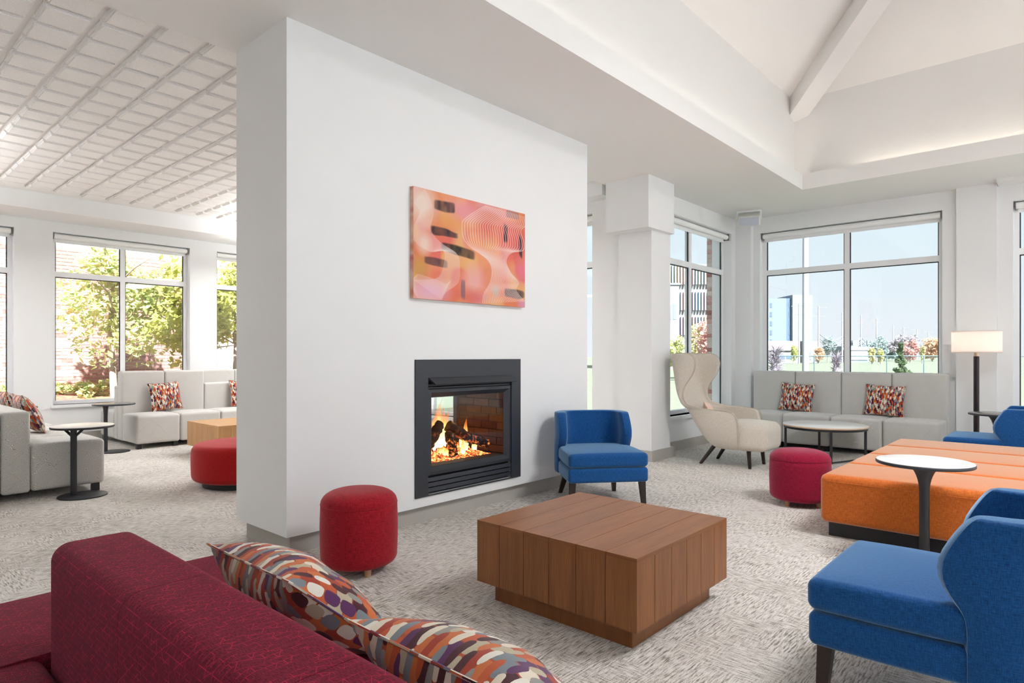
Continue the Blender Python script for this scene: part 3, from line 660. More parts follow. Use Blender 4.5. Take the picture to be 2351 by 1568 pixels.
# ------------------------------------------------------------------ canvas print above the fireplace
import numpy as np
def canvas():
    NU, NV = 330, 216
    uu, vv = np.meshgrid(np.linspace(0, 1, NU), np.linspace(0, 1, NV))
    rng = np.random.default_rng(4)
    def smooth(nx, ny):
        g = rng.random((ny + 1, nx + 1)); x = uu * nx; y = vv * ny; i = np.minimum(x.astype(int), nx - 1); j = np.minimum(y.astype(int), ny - 1); fx = x - i; fy = y - j
        fx = fx * fx * (3 - 2 * fx); fy = fy * fy * (3 - 2 * fy)
        return (g[j, i] * (1 - fx) + g[j, i + 1] * fx) * (1 - fy) + (g[j + 1, i] * (1 - fx) + g[j + 1, i + 1] * fx) * fy
    L = lambda *c: np.array(lin(*c)[:3])
    img = np.ones((NV, NU, 3)) * L(222, 128, 92)
    def over(col, a): 
        nonlocal img
        img = img * (1 - a[..., None]) + np.array(col) * a[..., None]
    blob = lambda u, v, ru, rv: np.clip(1.3 - np.sqrt(((uu - u) / ru) ** 2 + ((vv - v) / rv) ** 2), 0, 1)
    st = lambda x, a, b: np.clip((x - a) / (b - a), 0, 1)
    over(L(226, 112, 104), st(smooth(5, 4), .45, .7) * .8); over(L(236, 164, 120), st(smooth(6, 4), .5, .75) * .8); over(L(228, 158, 160), st(smooth(5, 5), .6, .8) * .8)
    over(L(232, 186, 120), st(smooth(8, 5), .65, .85) * .7)
    for c, u, v, ru, rv, a in ((L(232, 214, 196), .06, .14, .12, .2, .9), (L(230, 150, 170), .42, .12, .16, .12, .7), (L(226, 150, 110), .66, .74, .14, .25, .8), (L(214, 96, 88), .62, .22, .12, .16, .8), (L(222, 110, 96), .2, .78, .14, .12, .7), (L(196, 160, 90), .05, .72, .08, .12, .7), (L(226, 120, 150), .97, .62, .08, .16, .7), (L(232, 170, 178), .50, .78, .1, .16, .7), (L(206, 80, 84), .48, .95, .16, .1, .6), (L(210, 90, 88), .95, .34, .1, .2, .8), (L(222, 158, 196), .12, .93, .16, .1, .8), (L(226, 150, 90), .25, .26, .16, .1, .7), (L(170, 186, 176), .70, .86, .04, .06, .6), (L(214, 150, 190), .98, .97, .06, .05, .8), (L(236, 220, 200), .08, .50, .06, .1, .7)):
        over(c, blob(u, v, ru, rv) * a)
    def stroke(u, v, hu, hv, slope, col, a=0.92):
        x = np.abs((uu - u) / hu); y = np.abs((vv - v - slope * (uu - u)) / (hv * (0.7 + 0.6 * smooth(12, 9)))); d = x ** 9 + y ** 5; over(col, np.clip((1.15 - d) * 1.1, 0, 1) * a * (0.78 + 0.3 * smooth(40, 14)))
    K = L(58, 54, 60)
    stroke(.245, .12, .088, .048, -.05, K, .9); stroke(.243, .366, .115, .036, .05, K); stroke(.36, .515, .148, .045, .14, L(44, 46, 48)); stroke(.175, .65, .095, .034, .1, L(66, 58, 68), .85)
    stroke(.798, .25, .02, .10, .2, L(52, 44, 54)); stroke(.953, .36, .018, .115, 1.0, L(52, 48, 60)); stroke(.89, .865, .105, .045, .05, L(70, 66, 72)); stroke(.87, .045, .07, .045, 0, L(150, 112, 112), .7); stroke(.40, .88, .02, .085, 0, L(120, 96, 112), .8)
    def crv(pts, n=160):
        P = np.array([((x - 140) / 1215, 0) for x, y in pts]); P = np.array([(u, (y - (125 + 312 * u)) / (1220 - 200 * u)) for (u, _), (x, y) in zip(P, pts)])
        t = np.linspace(0, len(P) - 1.001, n); i = t.astype(int); f = (t - i)[:, None]; p0 = P[np.maximum(i - 1, 0)]; p1 = P[i]; p2 = P[np.minimum(i + 1, len(P) - 1)]; p3 = P[np.minimum(i + 2, len(P) - 1)]
        return .5 * (2 * p1 + (p2 - p0) * f + (2 * p0 - 5 * p1 + 4 * p2 - p3) * f ** 2 + (3 * p1 - p0 - 3 * p2 + p3) * f ** 3)
    def family(a, b, n, al, power=1.0):
        cov = np.zeros((NV, NU)); A_, B2 = crv(a), crv(b)
        for k in range(n):
            w = (k / (n - 1)) ** power; P = A_ * (1 - w) + B2 * w
            t = np.linspace(0, len(P) - 1, 1400); q = np.stack([np.interp(t, np.arange(len(P)), P[:, 0]), np.interp(t, np.arange(len(P)), P[:, 1])], 1)
            x = q[:, 0] * (NU - 1); y = q[:, 1] * (NV - 1)
            line = np.zeros((NV, NU)); ix = np.floor(x).astype(int); iy = np.floor(y).astype(int)
            for dx in (0, 1):
                for dy in (0, 1):
                    wgt = (1 - np.abs(x - ix - dx)) * (1 - np.abs(y - iy - dy)); okk = (ix + dx >= 0) & (ix + dx < NU) & (iy + dy >= 0) & (iy + dy < NV)
                    np.maximum.at(line, (iy[okk] + dy, ix[okk] + dx), wgt[okk])
            cov = 1 - (1 - cov) * (1 - line * al)
        over(L(244, 226, 222), np.clip(cov, 0, .92))
    family([(880, 330), (780, 380), (640, 480), (615, 540), (630, 680), (700, 780), (800, 850), (900, 930), (945, 1030), (930, 1170), (860, 1290), (840, 1400)],
           [(1360, 470), (1358, 560), (1300, 620), (1340, 740), (1330, 830), (1190, 850), (1130, 900), (1120, 970), (1180, 1080), (1270, 1180), (1240, 1270), (1350, 1390)], 26, 1.0)
    family([(245, 155), (300, 280), (325, 430), (300, 600), (400, 740), (560, 860), (590, 1000), (575, 1170), (450, 1280), (405, 1360)],
           [(140, 310), (200, 400), (150, 560), (150, 720), (290, 835), (420, 825), (437, 930), (400, 1080), (330, 1140), (140, 1150)], 34, .34)
    family([(140, 1130), (180, 1090), (250, 1110), (360, 1150), (450, 1190), (500, 1150)], [(140, 1260), (180, 1340), (240, 1352), (300, 1360), (360, 1362), (405, 1360)], 22, .42)
    x0, x1, z0, z1, yf, yb = 3.024, 4.300, 1.720, 2.558, 3.707, 3.746
    t = thing('canvas_print', 'abstract coral and orange canvas with dark brush strokes and white contour lines', 'painting', ((x0 + x1) / 2, yb, z0))
    V = [(x0 + (x1 - x0) * i / (NU - 1) - t.location.x, yf - yb, z1 + (z0 - z1) * j / (NV - 1) - z0) for j in range(NV) for i in range(NU)]
    F = [(j * NU + i, (j + 1) * NU + i, (j + 1) * NU + i + 1, j * NU + i + 1) for j in range(NV - 1) for i in range(NU - 1)]
    me = bpy.data.meshes.new('printed_face'); me.from_pydata(V, [], F)
    at = me.color_attributes.new('paint', 'FLOAT_COLOR', 'POINT'); arr = np.ones((NV * NU, 4), dtype=np.float32); arr[:, :3] = np.clip(img, 0, 1).reshape(-1, 3); at.data.foreach_set('color', arr.ravel())
    k = NT('canvas_paint'); a = k.n('ShaderNodeVertexColor'); a.layer_name = 'paint'; wv = k.noise(k.obj(), 500, 2); k.col(a.outputs[0]); k.set(Roughness=0.75, Specular_IOR_Level=0.2); k.bump(wv, 0.15, 0.001)
    me.materials.append(k.m); f = bpy.data.objects.new('printed_face', me); C.objects.link(f); f.parent = t
    k2 = NT('canvas_side'); n = k2.noise(k2.map(k2.obj(), (1, 1, 7)), 1.0, 1); k2.col(k2.ramp(n, [(0.3, lin(206, 120, 90)), (0.5, lin(226, 190, 170)), (0.7, lin(196, 90, 90))])); k2.set(Roughness=0.75); M['canvas_side'] = k2.m
    w = W_(t); part(t, 'stretcher', w(box(x0, x1, yf + .001, yb, z0, z1)), 'canvas_side')
canvas()

# ------------------------------------------------------------------ coffee tables of wooden boards
def coffee_table(label, x0, x1, y0, y1, h, mat):
    t = thing('coffee_table', label, 'table', ((x0 + x1) / 2, (y0 + y1) / 2, 0), 0, 'square wooden coffee tables')
    X, Y = (x1 - x0) / 2, (y1 - y0) / 2; zb, th, n, g = .105, .018, 6, .0016
    part(t, 'core', box(-X + .012, X - .012, -Y + .012, Y - .012, zb + .004, h - .012), 'dark')
    part(t, 'plinth', box(-X + .07, X - .07, -Y + .065, Y - .065, 0, zb + .004), mat)
    for i in range(n):
        a0 = -Y + 2 * Y * i / n + (g if i else 0); a1 = -Y + 2 * Y * (i + 1) / n - (g if i < n - 1 else 0)
        o = part(t, 'top_board', box(-X, X, a0 + (g * -.4 if i else 0), a1, h - th, h), mat)
        uvl = o.data.uv_layers[0]
        for d in uvl.data: d.uv = (d.uv[1], d.uv[0])
        for sx in (-X, X): part(t, 'side_board', box(min(sx, sx - math.copysign(.016, sx)), max(sx, sx - math.copysign(.016, sx)), a0 + (0 if i else 0), a1, zb, h - th - .0006), mat)
        b0 = -X + 2 * X * i / n + (g if i else .0165); b1 = -X + 2 * X * (i + 1) / n - (g if i < n - 1 else .0165)
        for sy in (-Y, Y): part(t, 'side_board', box(b0, b1, min(sy, sy - math.copysign(.016, sy)), max(sy, sy - math.copysign(.016, sy)), zb, h - th - .0006), mat)
    return t
coffee_table('square brown board coffee table in front of the fireplace', 2.355, 3.272, 1.402, 2.362, .424, 'wood')
coffee_table('square honey oak coffee table cut off by the fireplace wall', 3.36, 4.29, 7.85, 8.81, .42, 'oak')

# ------------------------------------------------------------------ sofas
def sofa(name, label, loc, rotz, n, w, yf, yb0, yb1, zs, zbacks, mat, other=None, r=.035):
    """front faces local -y; zbacks: height of each back; other: (yb2, yf2, heights) of the side facing away"""
    t = thing(name, label, 'sofa', loc, rotz, 'upholstered lobby sofas'); L = n * w
    for i in range(n):
        a = -L / 2 + i * w
        part(t, 'seat', rbox(a + .002, a + w - .002, yf, yb0 - .002, .07, zs - .012, r, 4, .018), mat, True)
        part(t, 'backrest', rbox(a + .002, a + w - .002, yb0, yb1 - .002, .065, zbacks[i], r * .8, 4, .006), mat, True)
        if other:
            yb2, yf2, hs = other
            part(t, 'backrest', rbox(a + .002, a + w - .002, yb1, yb2 - .002, .065, hs[i], r * .8, 4, .006), mat, True)
            part(t, 'seat', rbox(a + .002, a + w - .002, yb2, yf2, .07, zs - .012, r, 4, .018), mat, True)
        ys = (yf + .07, yb1 - .08) if not other else (yf + .07, other[1] - .07)
        for xx in ((a + .05, a + w - .05) if i == 0 else (a + w - .05,)):
            for yy in ys: part(t, 'foot', box(xx - .03, xx + .03, yy - .03, yy + .03, 0, .075), 'black')
    return t
sofa('sofa', 'high-backed grey patterned sofa below the big window with two cushions', (9.5, 2.488, 0), -PI / 2, 4, .618, -.40, .15, .40, .485, [1.055] * 4, 'grey')
sofa('sofa', 'tall grey back-to-back sofa beyond the honey oak table', (2.992 + .573 * 2, 10.18, 0), 0, 4, .573, -.60, 0, .205, .47, [1.06, 1.06, .86, .86], 'grey', (.36, .99, [.845, .845, 1.06, 1.06]))
sofa('sofa', 'low-backed grey patterned sofa cut off by the picture edge behind the round pedestal table', (1.12, 6.98 + .58 * 2, 0), PI / 2, 4, .58, -.79, -.21, 0, .50, [.79] * 4, 'grey', (.21, .79, [.79] * 4))

# burgundy island sofa in the foreground: seats on all sides of a central back
t = thing('island_sofa', 'burgundy island sofa with a central back and fine pink line pattern in the foreground', 'sofa', (.577, 1.3, 0))
w = W_(t)
ys = [2.87, 2.235, 1.60, .96, .33]
part(t, 'seat', w(rbox(-.14, 1.29, 2.2365, 2.87, .07, .412, .05, 5, .012, 8, None, '-')), 'burg', True)
for y1, y0 in zip(ys[1:], ys[2:]):
    sq = '+-' if y0 > .5 else '+'
    part(t, 'seat', w(rbox(-.14, .462, y0 + .0015, y1 - .0015, .07, .412, .045, 5, .010, 6, None, sq)), 'burg', True)
    part(t, 'seat', w(rbox(.692, 1.29, y0 + .0015, y1 - .0015, .07, .412, .045, 5, .010, 6, None, sq)), 'burg', True)
    last = y1 > 2
    part(t, 'backrest', w(rbox(.462, .692, y0 + .001, y1 - .001 - (.012 if last else 0), .07, .748, .048, 6, .005, 8, None, '-' if last else ('+-' if y0 > .5 else '+'))), 'burg', True)
for fx in (-.05, .577, 1.2):
    for fy in (.42, 1.6, 2.78): part(t, 'foot', w(box(fx - .03, fx + .03, fy - .03, fy + .03, 0, .075)), 'black')

# ------------------------------------------------------------------ cushions
def pillow_mesh(hw_, hh, T, n=28, seed=0):
    V = []; F = []; uv = []
    for side in (-1, 1):
        for j in range(n + 1):
            for i in range(n + 1):
                a = 2 * i / n - 1; b = 2 * j / n - 1
                th = T * (max(0, 1 - abs(a) ** 2.6) * max(0, 1 - abs(b) ** 2.6)) ** .62
                wr = 1 + .10 * mnoise.noise(Vector((a * 2.2 + seed, b * 2.2, side)))
                x = a * hw_ * (1 - .07 * (1 - b * b) * abs(a)); z = b * hh * (1 - .07 * (1 - a * a) * abs(b))
                V.append((x, side * th * wr, z + hh)); uv.append((.5 + a / 2 + (seed * .13) % 1, .5 + b / 2 + (0 if side < 0 else .37)))
    N = (n + 1) ** 2
    for s in (0, 1):
        for j in range(n):
            for i in range(n):
                q = (s * N + j * (n + 1) + i, s * N + j * (n + 1) + i + 1, s * N + (j + 1) * (n + 1) + i + 1, s * N + (j + 1) * (n + 1) + i); F.append(q if s == 0 else q[::-1])
    return V, F, uv
def pillow(label, loc, tilt, rotz, roll=0.0, w=.45, h=.42, T=.075, mat='pillow_small', seed=0, group='leaf-print cushions'):
    t = thing('cushion', label, 'cushion', loc, 0, group); t.rotation_euler = (-tilt, roll, rotz)
    V, F, uv = pillow_mesh(w / 2, h / 2, T, seed=seed)
    me = bpy.data.meshes.new('cover'); me.from_pydata(V, [], F); l = me.uv_layers.new(name='UVMap')
    for p in me.polygons:
        for li in p.loop_indices: l.data[li].uv = uv[me.loops[li].vertex_index]
    me.polygons.foreach_set('use_smooth', [True] * len(me.polygons)); me.materials.append(M[mat]); o = bpy.data.objects.new('cover', me); C.objects.link(o); o.parent = t
    e = []
    for k in range(97):
        q = k % 96; sd, f = q // 24, (q % 24) / 12 - 1
        a, b = ((f, -1), (1, f), (-f, 1), (-1, -f))[sd]
        e.append((a * w / 2 * (1 - .07 * (1 - b * b) * abs(a)), 0, b * h / 2 * (1 - .07 * (1 - a * a) * abs(b)) + h / 2))
    part(o, 'piping', tube(e, .0035, 6), mat, True)
    return t
pillow('leaf-print cushion on the high-backed sofa, nearer the cream wing chair', (9.545, 3.07, .49), .20, -PI / 2, .05, .47, .40, seed=1)
pillow('leaf-print cushion on the high-backed sofa, nearer the floor lamp', (9.545, 1.95, .49), .20, -PI / 2, .04, .47, .41, seed=2)
pillow('leaf-print cushion leaning in the middle of the tall back-to-back sofa', (3.55, 10.02, .485), .25, 0, -.07, .43, .42, seed=3)
pillow('leaf-print cushion on the tall back-to-back sofa, cut off by the fireplace wall', (4.72, 10.03, .485), .25, 0, .0, .45, .42, seed=4)
pillow('leaf-print cushion on the low-backed grey sofa, near its end by the pedestal table', (1.60, 7.98, .50), .45, PI / 2, 0, .46, .44, seed=5)
pillow('leaf-print cushion far along the low-backed grey sofa at the picture edge', (1.58, 8.70, .50), .40, PI / 2, 0, .46, .44, seed=6)
pillow('large leaf-print cushion on the burgundy sofa, farther from the viewer', (1.145, 1.70, .428), .86, PI / 2, 0, .48, .46, .105, 'pillow', 7)
pillow('large leaf-print cushion on the burgundy sofa, nearest to the viewer', (1.13, .93, .428), .88, PI / 2, 0, .50, .46, .105, 'pillow', 8)
pillow('small peach cushion in the lap of the cream wing chair', (7.33, 3.30, .53), .5, .35, .1, .34, .22, .05, 'peach', 9, None)

# ------------------------------------------------------------------ curved shells, blue chairs, wing chair
def ushell(levels, n, th, e=.62):
    """upright shell, U-shaped in plan, open to -y; levels: (z, half width, y of the front edges, y of the rear)"""
    rings = []
    for z, w_, yf, yb in levels:
        out = []; inn = []
        for i in range(n + 1):
            p = -PI / 2 + PI * i / n; s, c = math.sin(p), math.cos(p); sx = math.copysign(abs(s) ** e, s); cy = max(0.0, c) ** e
            out.append((w_ * sx, yf + (yb - yf) * cy, z)); inn.append(((w_ - th) * sx, yf + (yb - th - yf) * cy, z))
        rings.append(out + inn[::-1])
    V = [q for r in rings for q in r]; k = 2 * (n + 1); F = []
    for a in range(len(rings) - 1):
        for i in range(k): F.append((a * k + i, a * k + (i + 1) % k, (a + 1) * k + (i + 1) % k, (a + 1) * k + i))
    for a in (0, len(rings) - 1):
        for i in range(n): F.append((a * k + i, a * k + i + 1, a * k + k - 2 - i, a * k + k - 1 - i))
    return V, F
def blue_chair(label, loc, rotz):
    t = thing('slipper_chair', label, 'chair', loc, rotz, 'blue slipper chairs'); H_ = .345
    tap = lambda q: (q.x * (1 - .10 * max(0, (q.y + .1) / .46)), q.y, q.z)
    part(t, 'base', rbox(-H_, H_, -.365, .30, .225, .348, .028, 4, 0, 6, tap), 'blue', True)
    part(t, 'seat', rbox(-H_, H_, -.37, .27, .352, .468, .034, 4, .022, 6, tap), 'blue', True)
    lv = [(.228, .35, .10, .375), (.24, .352, .10, .38), (.33, .352, .10, .385), (.43, .352, .10, .39), (.47, .352, .085, .395), (.51, .352, .05, .40), (.56, .352, .025, .405), (.62, .352, .025, .41), (.68, .35, .055, .415), (.73, .348, .085, .42), (.762, .345, .11, .42), (.775, .34, .13, .41)]
    subsurf(part(t, 'backrest', ushell(lv, 18, .10, .55), 'blue', True), 1)
    for sx in (-1, 1):
        part(t, 'leg', prism4([(sx * .30 - .026, -.335, .235), (sx * .30 + .026, -.335, .235), (sx * .30 + .026, -.283, .235), (sx * .30 - .026, -.283, .235)], [(sx * .315 - .016, -.34, 0), (sx * .315 + .016, -.34, 0), (sx * .315 + .016, -.308, 0), (sx * .315 - .016, -.308, 0)]), 'darkwood')
        part(t, 'leg', prism4([(sx * .22 - .026, .22, .235), (sx * .22 + .026, .22, .235), (sx * .22 + .026, .272, .235), (sx * .22 - .026, .272, .235)], [(sx * .26 - .016, .34, 0), (sx * .26 + .016, .34, 0), (sx * .26 + .016, .372, 0), (sx * .26 - .016, .372, 0)]), 'darkwood')
    return t
ch = blue_chair('blue low-backed chair nearest the viewer, cut off by the picture edge', (2.805, .385, 0), PI)
dup(ch, (4.70, 3.20, 0), math.radians(-40.2), 'blue low-backed chair at the far corner of the wooden coffee table, facing the viewer')
dup(ch, (8.0, .665, 0), PI, 'blue low-backed chair behind the orange ottoman, beside the floor lamp')

t = thing('wing_chair', 'cream wool wing chair with a tall curved back beside the white column', 'chair', (7.36, 3.14, 0), 0)
sh = []
for z, w_, yf, yb in [(.20, .27, -.22, .06), (.23, .31, -.25, .13), (.30, .34, -.28, .20), (.40, .355, -.285, .285), (.50, .36, -.28, .35), (.57, .36, -.27, .395), (.615, .36, -.25, .425), (.64, .358, -.22, .44), (.652, .355, -.12, .447), (.66, .353, .06, .45), (.672, .35, .22, .457), (.70, .348, .345, .475), (.76, .345, .395, .50), (.83, .343, .405, .535), (.90, .342, .39, .56), (.97, .342, .345, .58), (1.05, .342, .285, .60), (1.12, .342, .25, .615), (1.19, .342, .24, .63), (1.25, .34, .25, .645), (1.29, .338, .285, .652), (1.315, .334, .35, .655)]:
    sh.append((z, w_, yf, yb))
shl = subsurf(part(t, 'shell', ushell(sh, 24, .05, .50), 'cream', True), 1)
fr = lambda q: (q.x * (1.0 - .22 * max(0, min(1, (-.30 - q.y) / .25)) ** 2), q.y, q.z)
part(t, 'seat', rbox(-.315, .315, -.55, .06, .205, .50, .075, 6, .04, 8, fr), 'cream', True)
for sx in (-1, 1):
    part(t, 'leg', cyl((sx * .20, -.33, .22), (sx * .215, -.35, 0), .026, .018, 14), 'darkwood', True)
    part(t, 'leg', cyl((sx * .18, .08, .23), (sx * .24, .235, 0), .026, .018, 14), 'darkwood', True)
for sx in (-1, 1): part(shl, 'piping', tube([(sx * (w_ - .002), yf + .004, z) for z, w_, yf, yb in sh[1:]] + [(sx * .30, .47, 1.317), (sx * .2, .58, 1.318), (0, .655, 1.318)], .0045, 6), 'piping', True)

# ------------------------------------------------------------------ poufs and ottomans
def pouf(label, loc, r, h, mat):
    t = thing('pouf', label, 'pouf', loc, 0.5, 'round poufs'); zb = .045; k = .05
    pr = [(0.001, zb), (r * .6, zb)] + [(r - k + k * math.sin(a), zb + k - k * math.cos(a)) for a in [i * PI / 2 / 6 for i in range(7)]]
    pr += [(r + .004 * math.sin(PI * i / 8), zb + k + (h - .085 - zb - k) * i / 8) for i in range(1, 9)]
    zt = h - .085; pr += [(r - .003, zt + .003), (r, zt + .006)]
    pr += [(r * math.cos(a) ** .55, zt + .006 + .082 * math.sin(a)) for a in [i * PI / 2 / 10 for i in range(1, 10)]] + [(0.001, h + .003)]
    o = part(t, 'cover', lathe(pr, 56), mat, True); uvl = o.data.uv_layers[0]
    for p in o.data.polygons:
        for li in p.loop_indices:
            c = o.data.vertices[o.data.loops[li].vertex_index].co
            if abs(p.normal.z) < .75: 
                a = math.atan2(c.y, c.x); a += 2 * PI if math.atan2(p.center.y, p.center.x) > 2 and a < 0 else 0; uvl.data[li].uv = (a * r, c.z)
    for i in range(4):
        a = PI / 4 + i * PI / 2; c, s = math.cos(a) * (r - .07), math.sin(a) * (r - .07); part(t, 'foot', lathe([(.019, 0), (.022, .05)], 16, c, s), 'palewood', True)
    part(o, 'seam', tube([(math.cos(i * PI / 24) * (r + .0005), math.sin(i * PI / 24) * (r + .0005), zt + .004) for i in range(49)], .0018, 6), mat, True)
    return t
pouf('deep red round pouf in front of the fireplace wall', (2.225, 3.24, 0), .226, .485, 'red')
pouf('raspberry round pouf beside the orange ottoman', (5.77, 1.815, 0), .245, .475, 'magenta')
t = thing('round_ottoman', 'low scarlet round ottoman cut off by the fireplace wall', 'ottoman', (2.95, 6.30, 0))
pr = [(0.001, .06), (.40, .06)] + [(.42 + .06 * math.sin(a), .12 - .06 * math.cos(a)) for a in [i * PI / 16 for i in range(9)]] + [(.484, .22), (.483, .32)] + [(.40 + .08 * math.cos(a), .345 + .075 * math.sin(a)) for a in [i * PI / 16 for i in range(8)]] + [(.2, .425), (0.001, .428)]
part(t, 'cover', lathe(pr, 64), 'scarlet', True); part(t, 'plinth', lathe([(.38, 0), (.38, .065)], 48), 'black')

t = thing('bench_ottoman', 'big square orange ottoman in four long channelled sections', 'ottoman', (6.16, .40, 0))
w = W_(t)
for i in range(4):
    a0 = 4.84 + .66 * i
    part(t, 'section', w(rbox(a0 + .001, a0 + .659, -.60, 1.39, .10, .443, .045, 5, .012, 8)), 'orange', True)
part(t, 'plinth', w(box(4.905, 7.41, -.53, 1.345, 0, .105)), 'black')
for i in range(4):
    a0 = 4.84 + .66 * i
    if i == 0: part(t, 'welt', w(tube([(a0 + .0005, -.55 + .1 * k, .397) for k in range(20)], .0022, 6)), 'orange', True)

# ------------------------------------------------------------------ tables
def disc(r, z0, z1, e=.004): return lathe([(0.001, z0), (r - e, z0), (r, z0 + e), (r, z1 - e), (r - e, z1), (0.001, z1)], 56)
def flared_table(label, loc, r, h, top, rotz=0, off=(0, 0), fl=.085, rc=.028):
    t = thing('pedestal_table', label, 'table', loc, rotz, 'black pedestal side tables')
    tp = part(t, 'tabletop', disc(r, h - .022, h - .003), 'charcoal', True); part(tp, 'laminate', disc(r - .004, h - .004, h, .001), top, True)
    pr = [(rc, .008)] + [(rc, h - .19)] + [(rc + fl * (1 - math.cos(a)), h - .19 + .168 * math.sin(a)) for a in [i * PI / 2 / 10 for i in range(1, 11)]]
    V, F = lathe(pr, 32); part(t, 'column', ([(x + off[0], y + off[1], z) for x, y, z in V], F), 'black', True)
    part(t, 'base', disc(r * .76, 0, .01, .002), 'black', True); return t
flared_table('black pedestal table with a white top against the orange ottoman', (4.60, .715, 0), .262, .64, 'whitetop')
flared_table('grey-topped pedestal table beside the floor lamp', (8.93, .70, 0), .262, .64, 'greytop')
flared_table('slim black pedestal table at the end of the tall back-to-back sofa', (2.735, 9.62, 0), .25, .65, 'greytop', 0, (-.08, .06), .02, .024)
flared_table('grey-topped table almost hidden behind the cushions of the low grey sofa', (1.70, 9.86, 0), .25, .65, 'greytop')
t = thing('pedestal_table', 'black pedestal table with a pale top and forked struts before the low grey sofa', 'table', (1.685, 6.81, 0), 0, 'black pedestal side tables')
tp = part(t, 'tabletop', disc(.25, .628, .647), 'black', True); part(tp, 'laminate', disc(.246, .646, .65, .001), 'whitetop', True)
px, py = -.056, .062
part(t, 'column', cyl((px, py, .008), (px, py, .63), .026, n=24), 'black', True); part(t, 'base', disc(.195, 0, .012, .002), 'black', True)
for s in (-1, 1): part(t, 'strut', cyl((px, py, .535), (px + s * .105 * .67, py - s * .105 * .74, .632), .012, n=12), 'black', True)

t = thing('coffee_table', 'low round white-topped table on a black frame before the high-backed sofa', 'table', (8.53, 2.385, 0), math.radians(24))
tp = part(t, 'tabletop', disc(.49, .405, .425, .004), 'plyedge', True); part(tp, 'laminate', disc(.487, .4245, .427, .001), 'whitetop', True)
part(t, 'ring', ([*lathe([(.44, .377), (.475, .377), (.475, .405), (.44, .405)], 56)[0]], lathe([(.44, .377), (.475, .377), (.475, .405), (.44, .405)], 56)[1][:-2] + [(3 * 56 + i, 3 * 56 + (i + 1) % 56, (i + 1) % 56, i) for i in range(56)]), 'black')
for i in range(4):
    a = i * PI / 2; c, s = math.cos(a) * .455, math.sin(a) * .455; part(t, 'leg', box(c - .0135, c + .0135, s - .0135, s + .0135, 0, .38), 'black')
    if i in (0, 2):
        c2, s2 = math.cos(a + PI / 2) * .455, math.sin(a + PI / 2) * .455; part(t, 'floor_bar', cyl((c, s, .0135), (c2, s2, .0135), .012, n=4), 'black')

# ------------------------------------------------------------------ floor lamp, loudspeaker
t = thing('floor_lamp', 'floor lamp with a white drum shade on a dark pole', 'lamp', (9.5, .94, 0), 0)
k = NT('lamp_shade_linen'); k.col((.88, .85, .83, 1)); k.set(Roughness=.9); tr = k.n('ShaderNodeBsdfTranslucent'); tr.inputs[0].default_value = (.95, .9, .87, 1); mx = k.n('ShaderNodeMixShader'); mx.inputs[0].default_value = .75
out = [x for x in k.t.nodes if x.type == 'OUTPUT_MATERIAL'][0]; k.l(k.b.outputs[0], mx.inputs[1]); k.l(tr.outputs[0], mx.inputs[2]); k.l(mx.outputs[0], out.inputs[0]); M['shade'] = k.m
V, F = lathe([(.252, 1.322), (.252, 1.587), (.249, 1.587), (.249, 1.322)], 56); part(t, 'shade', (V, F[:-2] + [(3 * 56 + i, 3 * 56 + (i + 1) % 56, (i + 1) % 56, i) for i in range(56)]), 'shade', True)
part(t, 'added_diffuser', disc(.245, 1.335, 1.338, .001), 'shade', True); part(t, 'added_diffuser', disc(.245, 1.572, 1.575, .001), 'shade', True)  # discs added to close the shade and cut its glow on the wall
part(t, 'pole', cyl((0, 0, .02), (0, 0, 1.28), .03, n=24), 'bronze', True); part(t, 'collar', cyl((0, 0, 1.28), (0, 0, 1.335), .026, n=20), 'brass', True); part(t, 'base', disc(.16, 0, .022), 'bronze', True)
ld = bpy.data.lights.new('lamp_bulb', 'POINT'); lo = bpy.data.objects.new('lamp_bulb', ld); C.objects.link(lo); ld.energy = 9; ld.color = (1, .86, .76); ld.shadow_soft_size = .05; lo.location = (9.5, .94, 1.46)

t = thing('loudspeaker', 'white loudspeaker hung from the ceiling in the corner above the high-backed sofa', 'speaker', (9.35, 3.66, 3.44), math.radians(-70)); 
part(t, 'bracket', box(-.17, .17, -.02, .02, -.02, 0), 'frame'); 
for s in (-1, 1): part(t, 'bracket_arm', box(s * .165 - .006, s * .165 + .006, -.02, .02, -.13, -.015), 'frame')
def tiltf(q): c, s = math.cos(.5), math.sin(.5); y, z = q[1], q[2] + .13; return (q[0], y * c - z * s, y * s + z * c - .13)
V, F = rbox(-.155, .155, -.09, .09, -.21, -.05, .025, 4); cb_ = part(t, 'cabinet', ([tiltf(q) for q in V], F), 'speaker', True)
V, F = box(-.135, .135, -.094, -.088, -.195, -.07); part(cb_, 'grille', ([tiltf(q) for q in V], F), 'grille')

# ------------------------------------------------------------------ outdoors
G = -0.15
g = mk('ground', *((lambda n: ([(-150 + 600 * i / n, -200 + 500 * j / n, G) for j in range(n + 1) for i in range(n + 1)], [(j * (n + 1) + i, j * (n + 1) + i + 1, (j + 1) * (n + 1) + i + 1, (j + 1) * (n + 1) + i) for j in range(n) for i in range(n)]))(40)), 'grass'); g['kind'] = 'structure'
for nm, b in (('bounce_court', box(-30, 40, -40, YS - TH, G, G + .04)), ('bounce_walk', box(-20, XW - TH, YS - TH, 20, G, G + .04))): o = mk(nm, *b, 'bounce_ground'); o['kind'] = 'structure'  # unseen pale slabs added to bounce neutral daylight into the room
n = 30; V = []; F = []
for j in range(13):
    for i in range(n + 1):
        x = -4 + 14 * i / n; y = 11.7 + 4.1 * j / 12; V.append((x, y, G + (.85 * (j / 12) ** .8) + .03 * mnoise.noise(Vector((x, y, 0)))))
for j in range(12):
    for i in range(n): F.append((j * (n + 1) + i, j * (n + 1) + i + 1, (j + 1) * (n + 1) + i + 1, (j + 1) * (n + 1) + i))
